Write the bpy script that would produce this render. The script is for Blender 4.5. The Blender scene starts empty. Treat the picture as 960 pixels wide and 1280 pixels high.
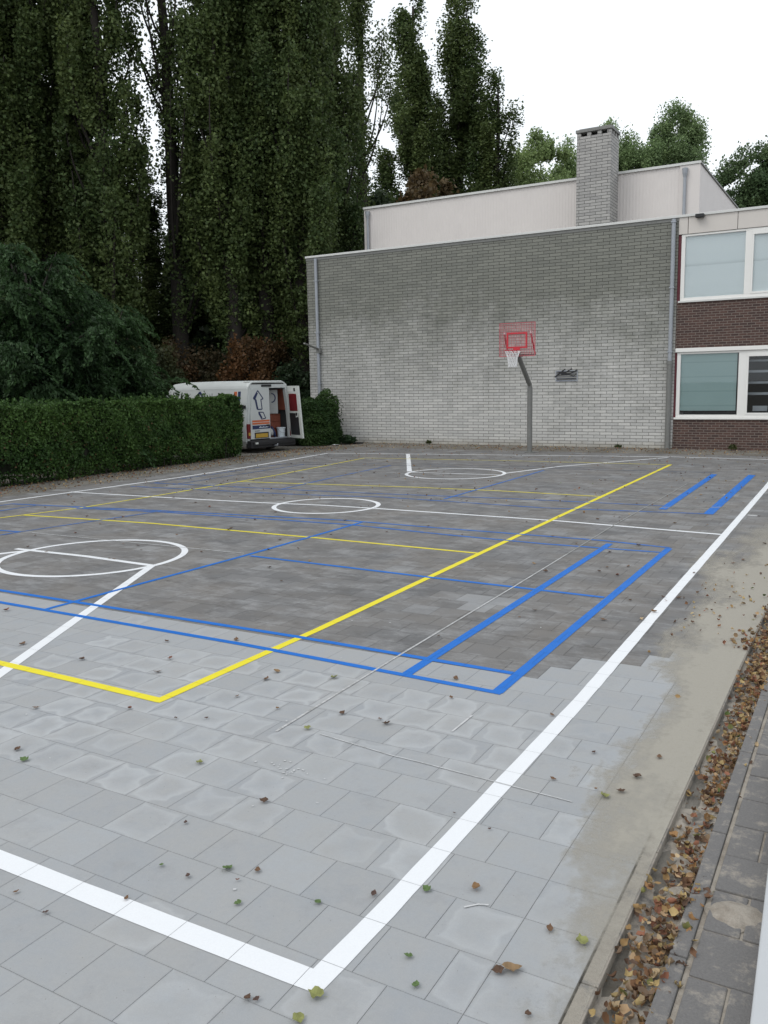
import bpy, math, random
import numpy as np
from mathutils import Vector, Matrix
random.seed(7); RNG = np.random.default_rng(11)
C = bpy.context.scene.collection
R = math.radians; PI = math.pi
sc = bpy.context.scene

# ------------------------------------------------------------------ helpers
def tag(o, label=None, cat=None, group=None, kind=None):
    if label: o['label'] = label
    if cat: o['category'] = cat
    if group: o['group'] = group
    if kind: o['kind'] = kind
    return o

def thing(name, label, cat, loc=(0, 0, 0), rotz=0, group=None):
    o = bpy.data.objects.new(name, None); C.objects.link(o)
    o.location = loc; o.rotation_euler = (0, 0, rotz); o.empty_display_size = .3
    return tag(o, label, cat, group)

class MB:
    """collects geometry; build() links it as one mesh object"""
    def __init__(s): s.v = []; s.f = []; s.attr = []
    def face(s, pts, a=None):
        n = len(s.v); s.v += [tuple(p) for p in pts]; s.f.append(tuple(range(n, n+len(pts)))); s.attr.append(a)
    def box(s, x0, x1, y0, y1, z0, z1):
        n = len(s.v)
        s.v += [(x0,y0,z0),(x1,y0,z0),(x1,y1,z0),(x0,y1,z0),(x0,y0,z1),(x1,y0,z1),(x1,y1,z1),(x0,y1,z1)]
        for f in ((3,2,1,0),(4,5,6,7),(0,1,5,4),(1,2,6,5),(2,3,7,6),(3,0,4,7)):
            s.f.append(tuple(n+i for i in f)); s.attr.append(None)
        return s
    def tube(s, pts, rad, n=10, cap=True):
        pts = [Vector(p) for p in pts]
        if not hasattr(rad, '__len__'): rad = [rad]*len(pts)
        rings = []
        up = Vector((0,0,1))
        for i, p in enumerate(pts):
            t = (pts[min(i+1, len(pts)-1)]-pts[max(i-1, 0)]).normalized()
            a = t.cross(up)
            if a.length < .05: a = t.cross(Vector((0,1,0)))
            a.normalize(); b = t.cross(a)
            base = len(s.v)
            for k in range(n):
                th = 2*PI*k/n
                s.v.append(tuple(p + a*(rad[i]*math.cos(th)) + b*(rad[i]*math.sin(th))))
            rings.append(base)
        for i in range(len(rings)-1):
            for k in range(n):
                s.f.append((rings[i]+k, rings[i]+(k+1) % n, rings[i+1]+(k+1) % n, rings[i+1]+k)); s.attr.append(None)
        if cap:
            s.f.append(tuple(rings[0]+k for k in range(n))[::-1]); s.attr.append(None)
            s.f.append(tuple(rings[-1]+k for k in range(n))); s.attr.append(None)
        return s
    def bar(s, a, b, w, h=None):
        """rectangular bar from a to b"""
        h = h or w
        a = Vector(a); b = Vector(b); t = (b-a).normalized()
        u = t.cross(Vector((0,0,1)))
        if u.length < .05: u = Vector((1,0,0))
        u.normalize(); v = t.cross(u).normalized()
        n = len(s.v)
        for p in (a, b):
            for su, sv in ((-1,-1),(1,-1),(1,1),(-1,1)):
                s.v.append(tuple(p+u*su*w/2+v*sv*h/2))
        for f in ((0,1,2,3),(7,6,5,4),(0,4,5,1),(1,5,6,2),(2,6,7,3),(3,7,4,0)):
            s.f.append(tuple(n+i for i in f)); s.attr.append(None)
        return s
    def cyl(s, c, r, h, n=20, r2=None):
        c = Vector(c)
        return s.tube([c, c+Vector((0,0,h))], [r, r if r2 is None else r2], n)
    def build(s, name, mat, parent=None, off=(0,0,0), smooth=False, bevel=0, attrname=None, kind=None):
        me = bpy.data.meshes.new(name)
        vs = s.v if off == (0,0,0) else [(x-off[0], y-off[1], z-off[2]) for x, y, z in s.v]
        me.from_pydata(vs, [], s.f)
        if attrname:
            at = me.color_attributes.new(attrname, 'FLOAT_COLOR', 'CORNER')
            cols = []
            for f, a in zip(s.f, s.attr): cols += list(a or (0,0,0,1))*len(f)
            at.data.foreach_set('color', cols)
        me.materials.append(mat)
        if smooth: me.shade_smooth()
        me.update()
        o = bpy.data.objects.new(name, me); C.objects.link(o)
        if parent: o.parent = parent
        if kind: o['kind'] = kind
        if bevel:
            m = o.modifiers.new('bevel', 'BEVEL'); m.width = bevel; m.segments = 2; m.limit_method = 'ANGLE'
        return o

# ------------------------------------------------------------------ materials
def newmat(name):
    m = bpy.data.materials.new(name); m.use_nodes = True
    nt = m.node_tree; b = nt.nodes['Principled BSDF']
    return m, nt, b
def N(nt, t, **kw):
    n = nt.nodes.new(t)
    for k, v in kw.items():
        if k in n.inputs: n.inputs[k].default_value = v
        else: setattr(n, k, v)
    return n
def noise(nt, vec, scale, detail=4, rough=.6, stretch=None):
    if stretch:
        mp = N(nt, 'ShaderNodeMapping'); mp.inputs['Scale'].default_value = stretch
        nt.links.new(vec, mp.inputs['Vector']); vec = mp.outputs[0]
    n = N(nt, 'ShaderNodeTexNoise', Scale=scale, Detail=detail, Roughness=rough); nt.links.new(vec, n.inputs['Vector'])
    return n.outputs['Fac']
def ramp(nt, fac, stops):
    r = N(nt, 'ShaderNodeValToRGB'); nt.links.new(fac, r.inputs[0])
    e = r.color_ramp.elements
    while len(e) < len(stops): e.new(.5)
    for el, (p, c) in zip(e, stops):
        el.position = p; el.color = (c, c, c, 1) if not hasattr(c, '__len__') else (*c, 1)
    return r.outputs[0]
def mix(nt, fac, a, b, mode='MIX'):
    m = N(nt, 'ShaderNodeMix', data_type='RGBA', blend_type=mode)
    for sock, v in ((m.inputs[0], fac), (m.inputs[6], a), (m.inputs[7], b)):
        if hasattr(v, 'links') or isinstance(v, bpy.types.NodeSocket): nt.links.new(v, sock)
        elif hasattr(v, '__len__'): sock.default_value = (*v, 1)
        else: sock.default_value = v
    return m.outputs[2]
def mth(nt, op, a, b=None, c=None, clamp=False):
    m = N(nt, 'ShaderNodeMath', operation=op); m.use_clamp = clamp
    for i, v in enumerate((a, b, c)):
        if v is None: continue
        if isinstance(v, bpy.types.NodeSocket): nt.links.new(v, m.inputs[i])
        else: m.inputs[i].default_value = v
    return m.outputs[0]
def bump(nt, b, h, strength, dist=.01):
    n = N(nt, 'ShaderNodeBump', Strength=strength, Distance=dist); nt.links.new(h, n.inputs['Height']); nt.links.new(n.outputs[0], b.inputs['Normal'])
def obj(nt): return N(nt, 'ShaderNodeTexCoord').outputs['Object']

def plain(name, col, rough=.6, metal=0, var=.15, scale=8, spec=.4, bumps=0):
    m, nt, b = newmat(name)
    f = noise(nt, obj(nt), scale, 5)
    nt.links.new(mix(nt, f, [c*(1-var) for c in col], [min(1, c*(1+var)) for c in col]), b.inputs['Base Color'])
    b.inputs['Roughness'].default_value = rough; b.inputs['Metallic'].default_value = metal
    b.inputs['Specular IOR Level'].default_value = spec
    if bumps: bump(nt, b, noise(nt, obj(nt), scale*6, 5), bumps, .005)
    return m

def sand_mask(nt, pos):
    """drifted sand along the right edge of the paving"""
    sx = N(nt, 'ShaderNodeSeparateXYZ'); nt.links.new(pos, sx.inputs[0])
    n1 = noise(nt, pos, 1.3, 5, .65, (1, .45, 1)); n2 = noise(nt, pos, 14, 4, .7)
    # edge of the sand drifts in and out with y
    e = mth(nt, 'SUBTRACT', sx.outputs[0], 7.26)
    yy = mth(nt, 'MULTIPLY', mth(nt, 'ADD', sx.outputs[1], 8.9), .16, clamp=True)     # less sand close to the camera
    e = mth(nt, 'ADD', e, mth(nt, 'MULTIPLY', yy, .45))
    e = mth(nt, 'ADD', e, mth(nt, 'MULTIPLY', mth(nt, 'SUBTRACT', n1, .5), 1.9))
    e = mth(nt, 'ADD', e, mth(nt, 'MULTIPLY', mth(nt, 'SUBTRACT', n2, .5), .35))
    e = mth(nt, 'MULTIPLY', e, 2.3, clamp=True)
    far = mth(nt, 'MULTIPLY', mth(nt, 'SUBTRACT', 1.5, sx.outputs[1]), .35, clamp=True)
    near = mth(nt, 'MULTIPLY', mth(nt, 'ADD', sx.outputs[1], 11.2), .45, clamp=True)
    return mth(nt, 'MULTIPLY', mth(nt, 'MULTIPLY', e, far), near)

SAND = (.36, .335, .285)
def tile_material():
    m, nt, b = newmat('concrete_tiles')
    pos = N(nt, 'ShaderNodeNewGeometry').outputs['Position']
    at = N(nt, 'ShaderNodeAttribute', attribute_name='tile'); sp = N(nt, 'ShaderNodeSeparateColor'); nt.links.new(at.outputs['Color'], sp.inputs[0])
    tone, dirty, rim = sp.outputs[0], sp.outputs[1], sp.outputs[2]
    uvn = N(nt, 'ShaderNodeUVMap', uv_map='UVMap')
    us = N(nt, 'ShaderNodeSeparateXYZ'); nt.links.new(uvn.outputs[0], us.inputs[0])
    fine = mth(nt, 'ADD', mth(nt, 'MULTIPLY', noise(nt, pos, 160, 3, .8), .6), mth(nt, 'MULTIPLY', noise(nt, pos, 42, 4, .8), .4)); mid = noise(nt, pos, 9, 5, .65); big = noise(nt, pos, .9, 4, .6)
    # new light concrete
    light = mix(nt, tone, (.280, .292, .306), (.322, .334, .346))
    light = mix(nt, ramp(nt, mid, [(.35, 0), (.7, 1)]), light, mix(nt, .5, light, (.325, .322, .315)))
    light = mix(nt, ramp(nt, noise(nt, pos, 1.6, 6, .7), [(.42, 0), (.68, .55)]), light, (.325, .32, .308))
    light = mix(nt, ramp(nt, noise(nt, pos, 2.7, 7, .75), [(.55, 0), (.72, .5)]), light, (.235, .236, .24))
    # old grimy concrete
    dark = mix(nt, tone, (.124, .123, .124), (.180, .177, .175))
    dark = mix(nt, ramp(nt, big, [(.4, 0), (.65, .6)]), dark, (.18, .163, .145))
    streak = noise(nt, pos, 2.0, 8, .78, (.85, 1.5, 1))
    dark = mix(nt, ramp(nt, streak, [(.48, 0), (.66, .8)]), dark, (.27, .27, .27))
    streak2 = noise(nt, pos, 2.6, 7, .74, (.9, 1.5, 1))
    dark = mix(nt, ramp(nt, streak2, [(.52, 0), (.7, .6)]), dark, (.085, .078, .072))
    col = mix(nt, dirty, light, dark)
    # pale bloom inside the tile, its curved edge wandering
    wn = noise(nt, pos, 3.2, 2)
    du = mth(nt, 'MINIMUM', us.outputs[0], mth(nt, 'SUBTRACT', 1, us.outputs[0])); dv = mth(nt, 'MINIMUM', us.outputs[1], mth(nt, 'SUBTRACT', 1, us.outputs[1]))
    d = mth(nt, 'ADD', mth(nt, 'MINIMUM', du, dv), mth(nt, 'MULTIPLY', mth(nt, 'SUBTRACT', wn, .5), .95))
    band = ramp(nt, d, [(.02, 0), (.09, 1), (.14, .75), (.34, .1)])
    col = mix(nt, mth(nt, 'MULTIPLY', mth(nt, 'MULTIPLY', band, rim), .42), col, (.46, .47, .48))
    # darker rim next to the joints
    edge = mix(nt, dirty, ramp(nt, mth(nt, 'MINIMUM', du, dv), [(0, .93), (.02, 1)]), ramp(nt, mth(nt, 'MINIMUM', du, dv), [(0, .88), (.03, 1)]))
    col = mix(nt, 1, col, edge, 'MULTIPLY')
    col = mix(nt, .5, col, mix(nt, fine, (.6, .6, .6), (1.38, 1.38, 1.38)), 'MULTIPLY')
    # chalky scuffs
    sc1 = noise(nt, pos, 5, 8, .8, (1, 3, 1)); col = mix(nt, ramp(nt, sc1, [(.66, 0), (.74, .5)]), col, (.55, .55, .55))
    speck = N(nt, 'ShaderNodeTexVoronoi', Scale=21.0); nt.links.new(pos, speck.inputs['Vector'])
    col = mix(nt, ramp(nt, speck.outputs['Distance'], [(.03, .6), (.055, 0)]), col, (.12, .10, .08))
    col = mix(nt, mth(nt, 'MULTIPLY', sand_mask(nt, pos), .6), col, mix(nt, fine, [c*.8 for c in SAND], [c*1.15 for c in SAND]))
    nt.links.new(col, b.inputs['Base Color']); b.inputs['Roughness'].default_value = .88; b.inputs['Specular IOR Level'].default_value = .25
    bump(nt, b, mth(nt, 'ADD', fine, mid), .25, .003)
    return m
def joint_material():
    m, nt, b = newmat('joint_sand')
    pos = N(nt, 'ShaderNodeNewGeometry').outputs['Position']
    n = ramp(nt, noise(nt, pos, 24, 5, .8), [(.38, 0), (.56, 1)]); col = mix(nt, n, (.10, .09, .075), (.30, .28, .245))
    sy = N(nt, 'ShaderNodeSeparateXYZ'); nt.links.new(pos, sy.inputs[0]); col = mix(nt, mth(nt, 'GREATER_THAN', sy.outputs[1], -6.9), col, mix(nt, n, (.07, .065, .058), (.15, .142, .13)))
    col = mix(nt, sand_mask(nt, pos), col, SAND)
    nt.links.new(col, b.inputs['Base Color']); b.inputs['Roughness'].default_value = .95
    return m
def soil_material():
    m, nt, b = newmat('soil')
    pos = N(nt, 'ShaderNodeNewGeometry').outputs['Position']
    a = noise(nt, pos, 1.1, 8, .7); f = noise(nt, pos, 22, 6, .75)
    col = mix(nt, ramp(nt, a, [(.35, 0), (.65, 1)]), (.13, .118, .095), (.27, .255, .225))
    col = mix(nt, f, mix(nt, 1, col, (.55, .52, .5), 'MULTIPLY'), col)
    v = N(nt, 'ShaderNodeTexVoronoi', Scale=17.0); nt.links.new(pos, v.inputs['Vector'])
    col = mix(nt, ramp(nt, v.outputs['Distance'], [(.10, .7), (.2, 0)]), col, (.15, .10, .05))
    nt.links.new(col, b.inputs['Base Color']); b.inputs['Roughness'].default_value = .95
    bump(nt, b, f, .8, .03)
    return m
def paint_material(name, col, worn_col=(.17, .165, .155), thresh=.5):
    m, nt, b = newmat(name)
    pos = N(nt, 'ShaderNodeNewGeometry').outputs['Position']
    at = N(nt, 'ShaderNodeAttribute', attribute_name='wear'); sp = N(nt, 'ShaderNodeSeparateColor'); nt.links.new(at.outputs['Color'], sp.inputs[0])
    n = noise(nt, pos, 26, 6, .8, (.6, 1.5, 1)); n2 = noise(nt, pos, 2.5, 3)
    k = mth(nt, 'ADD', mth(nt, 'MULTIPLY', n, .75), mth(nt, 'MULTIPLY', n2, .25))
    w = mth(nt, 'MULTIPLY', mth(nt, 'SUBTRACT', mth(nt, 'ADD', mth(nt, 'MULTIPLY', sp.outputs[0], .55), .285), k), 6, clamp=True)
    fine = noise(nt, pos, 120, 3, .8)
    c = mix(nt, fine, [x*.9 for x in col], [min(1, x*1.06) for x in col])
    c = mix(nt, w, c, worn_col)
    nt.links.new(c, b.inputs['Base Color']); b.inputs['Roughness'].default_value = .6; b.inputs['Specular IOR Level'].default_value = .3
    bump(nt, b, fine, .2, .002)
    return m

def brick_material(name, w, h, mortar, c1, c2, cm, weather=None, bmp=.6, var=.35):
    m, nt, b = newmat(name)
    o = obj(nt); g = N(nt, 'ShaderNodeNewGeometry')
    so = N(nt, 'ShaderNodeSeparateXYZ'); nt.links.new(o, so.inputs[0])
    sn = N(nt, 'ShaderNodeSeparateXYZ'); nt.links.new(g.outputs['True Normal'], sn.inputs[0])
    isx = mth(nt, 'GREATER_THAN', mth(nt, 'ABSOLUTE', sn.outputs[0]), .7)
    u = mth(nt, 'ADD', mth(nt, 'MULTIPLY', so.outputs[1], isx), mth(nt, 'MULTIPLY', so.outputs[0], mth(nt, 'SUBTRACT', 1, isx)))
    wob = noise(nt, o, 6, 2); wob2 = mth(nt, 'MULTIPLY', mth(nt, 'SUBTRACT', wob, .5), .012)
    cv = N(nt, 'ShaderNodeCombineXYZ'); nt.links.new(mth(nt, 'ADD', u, 50), cv.inputs[0]); nt.links.new(mth(nt, 'ADD', so.outputs[2], wob2), cv.inputs[1])
    br = N(nt, 'ShaderNodeTexBrick', Scale=1.0); nt.links.new(cv.outputs[0], br.inputs['Vector'])
    br.inputs['Brick Width'].default_value = w; br.inputs['Row Height'].default_value = h; br.inputs['Mortar Size'].default_value = mortar
    br.inputs['Mortar Smooth'].default_value = .15; br.inputs['Bias'].default_value = 0
    br.inputs['Color1'].default_value = (*c1, 1); br.inputs['Color2'].default_value = (*c2, 1); br.inputs['Mortar'].default_value = (*cm, 1)
    col = br.outputs['Color']
    f = noise(nt, o, 30, 5, .8)
    col = mix(nt, 1, col, mix(nt, f, (1-var,)*3, (1+var,)*3), 'MULTIPLY')
    if weather:
        dark, tint = weather
        n1 = noise(nt, o, .55, 6, .7, (1, 1, .9)); n2 = noise(nt, o, 4.5, 5, .7)
        hz = mth(nt, 'MULTIPLY', so.outputs[2], 1/6.9)
        k = mth(nt, 'ADD', mth(nt, 'MULTIPLY', hz, 1.05), mth(nt, 'MULTIPLY', mth(nt, 'SUBTRACT', n1, .5), .95))
        k = mth(nt, 'ADD', k, mth(nt, 'MULTIPLY', mth(nt, 'SUBTRACT', n2, .5), .5))
        k = ramp(nt, k, [(.18, 0), (.78, 1)])
        col = mix(nt, mth(nt, 'MULTIPLY', k, dark), col, mix(nt, 1, col, tint, 'MULTIPLY'))
        # splash-dirt near the ground
        low = mth(nt, 'SUBTRACT', .42, mth(nt, 'ADD', so.outputs[2], mth(nt, 'MULTIPLY', n2, .35)))
        col = mix(nt, mth(nt, 'MULTIPLY', low, 3, clamp=True), col, mix(nt, 1, col, (.62, .58, .5), 'MULTIPLY'))
    nt.links.new(col, b.inputs['Base Color']); b.inputs['Roughness'].default_value = .85; b.inputs['Specular IOR Level'].default_value = .2
    hgt = mth(nt, 'ADD', mth(nt, 'MULTIPLY', br.outputs['Fac'], -1), mth(nt, 'MULTIPLY', f, .5))
    bump(nt, b, hgt, bmp, .008)
    return m

def leaf_material(name, rough=.6, trans=.3):
    m, nt, b = newmat(name)
    at = N(nt, 'ShaderNodeAttribute', attribute_name='leaf')
    out = nt.nodes['Material Output']
    nt.links.new(at.outputs['Color'], b.inputs['Base Color']); b.inputs['Roughness'].default_value = rough; b.inputs['Specular IOR Level'].default_value = .3
    tr = N(nt, 'ShaderNodeBsdfTranslucent'); nt.links.new(at.outputs['Color'], tr.inputs[0])
    ms = N(nt, 'ShaderNodeMixShader'); ms.inputs[0].default_value = trans
    nt.links.new(b.outputs[0], ms.inputs[1]); nt.links.new(tr.outputs[0], ms.inputs[2]); nt.links.new(ms.outputs[0], out.inputs[0])
    return m
def glass_material(name, tint=(1, 1, 1), refl=1.0):
    m, nt, b = newmat(name); out = nt.nodes['Material Output']
    t = N(nt, 'ShaderNodeBsdfTransparent'); t.inputs[0].default_value = (*tint, 1)
    g = N(nt, 'ShaderNodeBsdfGlossy', Roughness=.02)
    f = N(nt, 'ShaderNodeFresnel', IOR=1.6); ms = N(nt, 'ShaderNodeMixShader')
    nt.links.new(mth(nt, 'MULTIPLY', f.outputs[0], refl, clamp=True), ms.inputs[0]); nt.links.new(t.outputs[0], ms.inputs[1]); nt.links.new(g.outputs[0], ms.inputs[2])
    nt.links.new(ms.outputs[0], out.inputs[0])
    return m

M = {}
M['tile'] = tile_material(); M['joint'] = joint_material(); M['soil'] = soil_material()
M['white'] = paint_material('white_road_paint', (.72, .73, .745), (.3, .3, .29)); M['yellow'] = paint_material('yellow_road_paint', (.72, .62, .03), (.30, .27, .10)); M['blue'] = paint_material('blue_road_paint', (.008, .135, .50), (.10, .115, .155))
M['chalk'] = paint_material('chalk', (.5, .5, .5), (.25, .25, .24))
M['greybrick'] = brick_material('pale_grey_brick', .385, .1, .008, (.57, .56, .535), (.46, .455, .44), (.17, .165, .15), (.92, (.36, .37, .335)))
M['chimbrick'] = brick_material('chimney_brick', .385, .1, .0075, (.50, .485, .47), (.38, .37, .365), (.09, .09, .085), (.5, (.7, .7, .68)))
M['brownbrick'] = brick_material('brown_brick', .22, .0745, .009, (.105, .062, .052), (.062, .041, .038), (.19, .16, .14), None, .5)
M['cladding'] = plain('hall_cladding', (.67, .625, .60), .55, var=.06, scale=1.5)
M['trim'] = plain('pale_roof_trim', (.62, .62, .60), .45, var=.1, scale=3)
M['fascia'] = plain('fascia_panel', (.60, .56, .52), .6, var=.07, scale=2)
M['frame'] = plain('white_window_frame', (.78, .77, .74), .4, var=.05, scale=3)
M['darkred'] = plain('dark_red_strip', (.11, .02, .028), .6)
M['zinc'] = plain('zinc_pipe', (.34, .36, .39), .45, metal=.2, var=.15, scale=5)
M['oldmetal'] = plain('dull_grey_steel', (.19, .19, .18), .55, metal=.2, var=.25, scale=9)
M['roof'] = plain('roof_felt', (.10, .10, .10), .9)
M['concrete'] = plain('weathered_concrete', (.22, .22, .21), .9, var=.3, scale=6, bumps=.4)
M['black'] = plain('black_plastic', (.02, .02, .022), .5)
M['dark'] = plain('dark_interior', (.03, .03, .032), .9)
M['red'] = plain('red_enamel', (.50, .03, .045), .45, var=.2, scale=15)
M['redmesh'] = plain('faded_red_mesh', (.50, .13, .15), .6, var=.25, scale=12)
M['net'] = plain('white_net_cord', (.78, .78, .78), .7)
M['dimpanel'] = plain('greyed_white_board', (.42, .43, .42), .6)  # flat grey-white for the sign panel and the sack
M['van'] = plain('van_white_paint', (.50, .52, .51), .35, var=.1, scale=2, spec=.5)
M['vandoor'] = plain('van_door_white', (.56, .58, .55), .4, var=.08, scale=2)
M['orange'] = plain('orange_vinyl', (.52, .12, .04), .45)
M['navy'] = plain('navy_vinyl', (.02, .03, .09), .45)
M['vred'] = plain('red_lamp', (.13, .008, .01), .3)
M['plate'] = plain('yellow_plate', (.45, .28, .04), .4)
M['rubber'] = plain('tyre_rubber', (.02, .02, .02), .85)
M['redwood'] = plain('red_brown_crate', (.20, .06, .035), .7, var=.35, scale=6)
M['bucket'] = plain('white_bucket_plastic', (.62, .68, .72), .4)
M['whitewall'] = plain('white_painted_concrete', (.44, .45, .46), .6, var=.05, scale=4)
M['leafmat'] = leaf_material('foliage'); M['litter'] = leaf_material('dry_leaves', .75, .12)
M['bark'] = plain('bark', (.026, .022, .018), .95, var=.4, scale=6, bumps=.6)
M['core'] = plain('hedge_dark_core', (.018, .022, .012), .95, var=.5, scale=9)
M['glass'] = glass_material('window_glass', (.985, 1, 1), .7)
M['glassdark'] = glass_material('tinted_glass', (.25, .28, .3), 1.0)

def blind_material(name, a, b_, sc_, stripe):
    m, nt, b = newmat(name); o = obj(nt); s = N(nt, 'ShaderNodeSeparateXYZ'); nt.links.new(o, s.inputs[0])
    st = mth(nt, 'FRACT', mth(nt, 'MULTIPLY', s.outputs[2], stripe)); n = noise(nt, o, sc_, 3, .5, (.4, 1, 1.6))
    c = mix(nt, n, a, b_); c = mix(nt, ramp(nt, st, [(.0, .8), (.10, 0)]), c, mix(nt, 1, c, (.72, .74, .74), 'MULTIPLY'))
    nt.links.new(c, b.inputs['Base Color']); b.inputs['Roughness'].default_value = .7
    return m
M['blind_up'] = blind_material('closed_pale_blind', (.74, .80, .82), (.86, .90, .91), .9, 1.1)
M['blind_low'] = blind_material('teal_roller_blind', (.30, .42, .42), (.38, .50, .49), 1.2, 2.3)

# ------------------------------------------------------------------ world, light, camera
w = bpy.data.worlds.new('World'); sc.world = w; w.use_nodes = True
nt = w.node_tree; bg = nt.nodes['Background']
sky = N(nt, 'ShaderNodeTexSky', sky_type='NISHITA'); sky.sun_disc = False
SUN_EL, SUN_AZ = R(52), R(215)      # azimuth clockwise from +Y
sky.sun_elevation = SUN_EL; sky.sun_rotation = SUN_AZ; sky.air_density = 1.4; sky.dust_density = 4
hs = N(nt, 'ShaderNodeHueSaturation', Saturation=.35); nt.links.new(sky.outputs[0], hs.inputs['Color'])
tc = N(nt, 'ShaderNodeTexCoord'); cl = noise(nt, tc.outputs['Generated'], 1.6, 5, .55, (1, 1, 2.5))
cloud = mix(nt, cl, (6.7, 7.25, 7.9), (9.0, 9.35, 9.6))
m_ = mix(nt, .86, hs.outputs[0], cloud)
nt.links.new(m_, bg.inputs['Color']); bg.inputs['Strength'].default_value = .12
sun = bpy.data.lights.new('sun', 'SUN'); sun.energy = .7; sun.angle = R(30); sun.color = (1, .97, .92)
so = bpy.data.objects.new('sun', sun); C.objects.link(so)
d = Vector((math.sin(SUN_AZ)*math.cos(SUN_EL), math.cos(SUN_AZ)*math.cos(SUN_EL), math.sin(SUN_EL)))
so.rotation_euler = d.to_track_quat('Z', 'Y').to_euler()

cam = bpy.data.cameras.new('camera'); co = bpy.data.objects.new('camera', cam); C.objects.link(co)
CAM = Vector((8.3763, -12.6466, 2.1473))
r_ = Vector((0.86905917, 0.49431632, -0.01968578)); u_ = Vector((-0.0567526, 0.13914894, 0.98864388)); f_ = Vector((-0.49144206, 0.85807281, -0.1489824))
mw = Matrix((r_, u_, -f_)).transposed().to_4x4(); mw.translation = CAM; co.matrix_world = mw
cam.sensor_fit = 'HORIZONTAL'; cam.sensor_width = 36; cam.lens = 36*1058.375/960; cam.clip_end = 2000; cam.clip_start = .05
sc.camera = co
sc.view_settings.view_transform = 'Standard'; sc.view_settings.look = 'None'; sc.view_settings.gamma = 1; sc.view_settings.exposure = .28
def az(px, depth):
    """ground point at a compass bearing given as a photograph column, and a distance in metres"""
    d = f_ + r_*((px-480)/1058.4); fh = Vector((f_.x, f_.y)).normalized()
    s = depth/(d.x*fh.x+d.y*fh.y); return CAM.x+d.x*s, CAM.y+d.y*s

# ------------------------------------------------------------------ ground
g = MB(); S = 400
g.face([(-S,-S,-.05),(S,-S,-.05),(S,S,-.05),(-S,S,-.05)])
g.build('ground', M['soil'], kind='structure')
# strips of bare soil, gently uneven, beside the paving
def soil_strip(name, x0, x1, y0, y1, z0=-.012, amp=.03, step=.25):
    mb = MB(); nx = max(2, int((x1-x0)/step)); ny = max(2, int((y1-y0)/step))
    P = {}
    for i in range(nx+1):
        for j in range(ny+1):
            e = min(i, nx-i, j, ny-j)/2; e = min(1, e)
            P[i, j] = (x0+(x1-x0)*i/nx, y0+(y1-y0)*j/ny, z0+e*amp*random.random())
    for i in range(nx):
        for j in range(ny): mb.face([P[i,j],P[i+1,j],P[i+1,j+1],P[i,j+1]])
    return mb.build(name, M['soil'], smooth=True, kind='structure')
soil_strip('soil_strip_along_hedge', -10.6, -6.93, -14, 12.6)
soil_strip('soil_strip_along_wall', -14, 16, 12.6, 14.53)

# ------------------------------------------------------------------ paving: real tiles
XR = 7.58; J = .0014
tiles = []          # x0,x1,y0,y1,dirty
ROW0 = -9.354
for k in range(-22, 73):
    y0 = ROW0+.3*k; y1 = y0+.3
    odd = k % 2
    edges = [XR, XR-.3] + ([XR-.45] if odd == 1 else [])
    e = edges[-1]
    while e > -6.9: e -= .3; edges.append(e)
    for i in range(len(edges)-1):
        x1, x0 = edges[i], edges[i+1]; yc = (y0+y1)/2; xc = (x0+x1)/2
        B = -7.0 if xc < 6.35 else -7.0+min(1.5, (xc-6.35)*1.55)
        if xc < 1.8: B += .0
        dirty = 1.0 if yc > B else 0.0
        if dirty and random.random() < .03: dirty = .7
        if 4.95 < xc < 5.45 and -5.4 < yc < -5.0: dirty = .45
        tiles.append((x0, x1, y0, y1, dirty))
tb = MB(); uvs = []
for (x0, x1, y0, y1, dirty) in tiles:
    a0, a1, b0, b1 = x0+J, x1-J, y0+J, y1-J; ch = .0012
    t = min(1, max(0, random.gauss(.45, .22)))
    if x1-x0 < .2 and random.random() < .5: t = 1.6
    elif random.random() < .012: t = 1.7
    inbloom = (2.6 < x0 < 6.6 and -9.7 < y0 < -7.6)
    rim = max(0, random.gauss(.75, .25)) if inbloom and random.random() < .75 else (random.random()*.7 if random.random() < .28 and not dirty else 0)
    at = (t, dirty, rim, 1)
    T = [(a0,b0,0),(a1,b0,0),(a1,b1,0),(a0,b1,0)]
    Bt = [(a0-ch*.6,b0-ch*.6,-ch*1.9),(a1+ch*.6,b0-ch*.6,-ch*1.9),(a1+ch*.6,b1+ch*.6,-ch*1.9),(a0-ch*.6,b1+ch*.6,-ch*1.9)]
    ww = (x1-x0)/.3
    tb.face(T, at); uvs += [0,0, ww,0, ww,1, 0,1] if ww > .9 else [0,0,1,0,1,1,0,1]
    for i in range(4):
        tb.face([Bt[i], Bt[(i+1) % 4], T[(i+1) % 4], T[i]], at); uvs += [0,0]*4
po = tb.build('court_paving', M['tile'], attrname='tile', kind='structure')
uvl = po.data.uv_layers.new(name='UVMap'); uvl.data.foreach_set('uv', uvs)
jb = MB(); jb.box(-7.3, XR-.003, ROW0-6.6, ROW0+21.9, -.045, -.0026); jb.build('paving_joint_bed', M['joint'], kind='structure')

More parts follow.
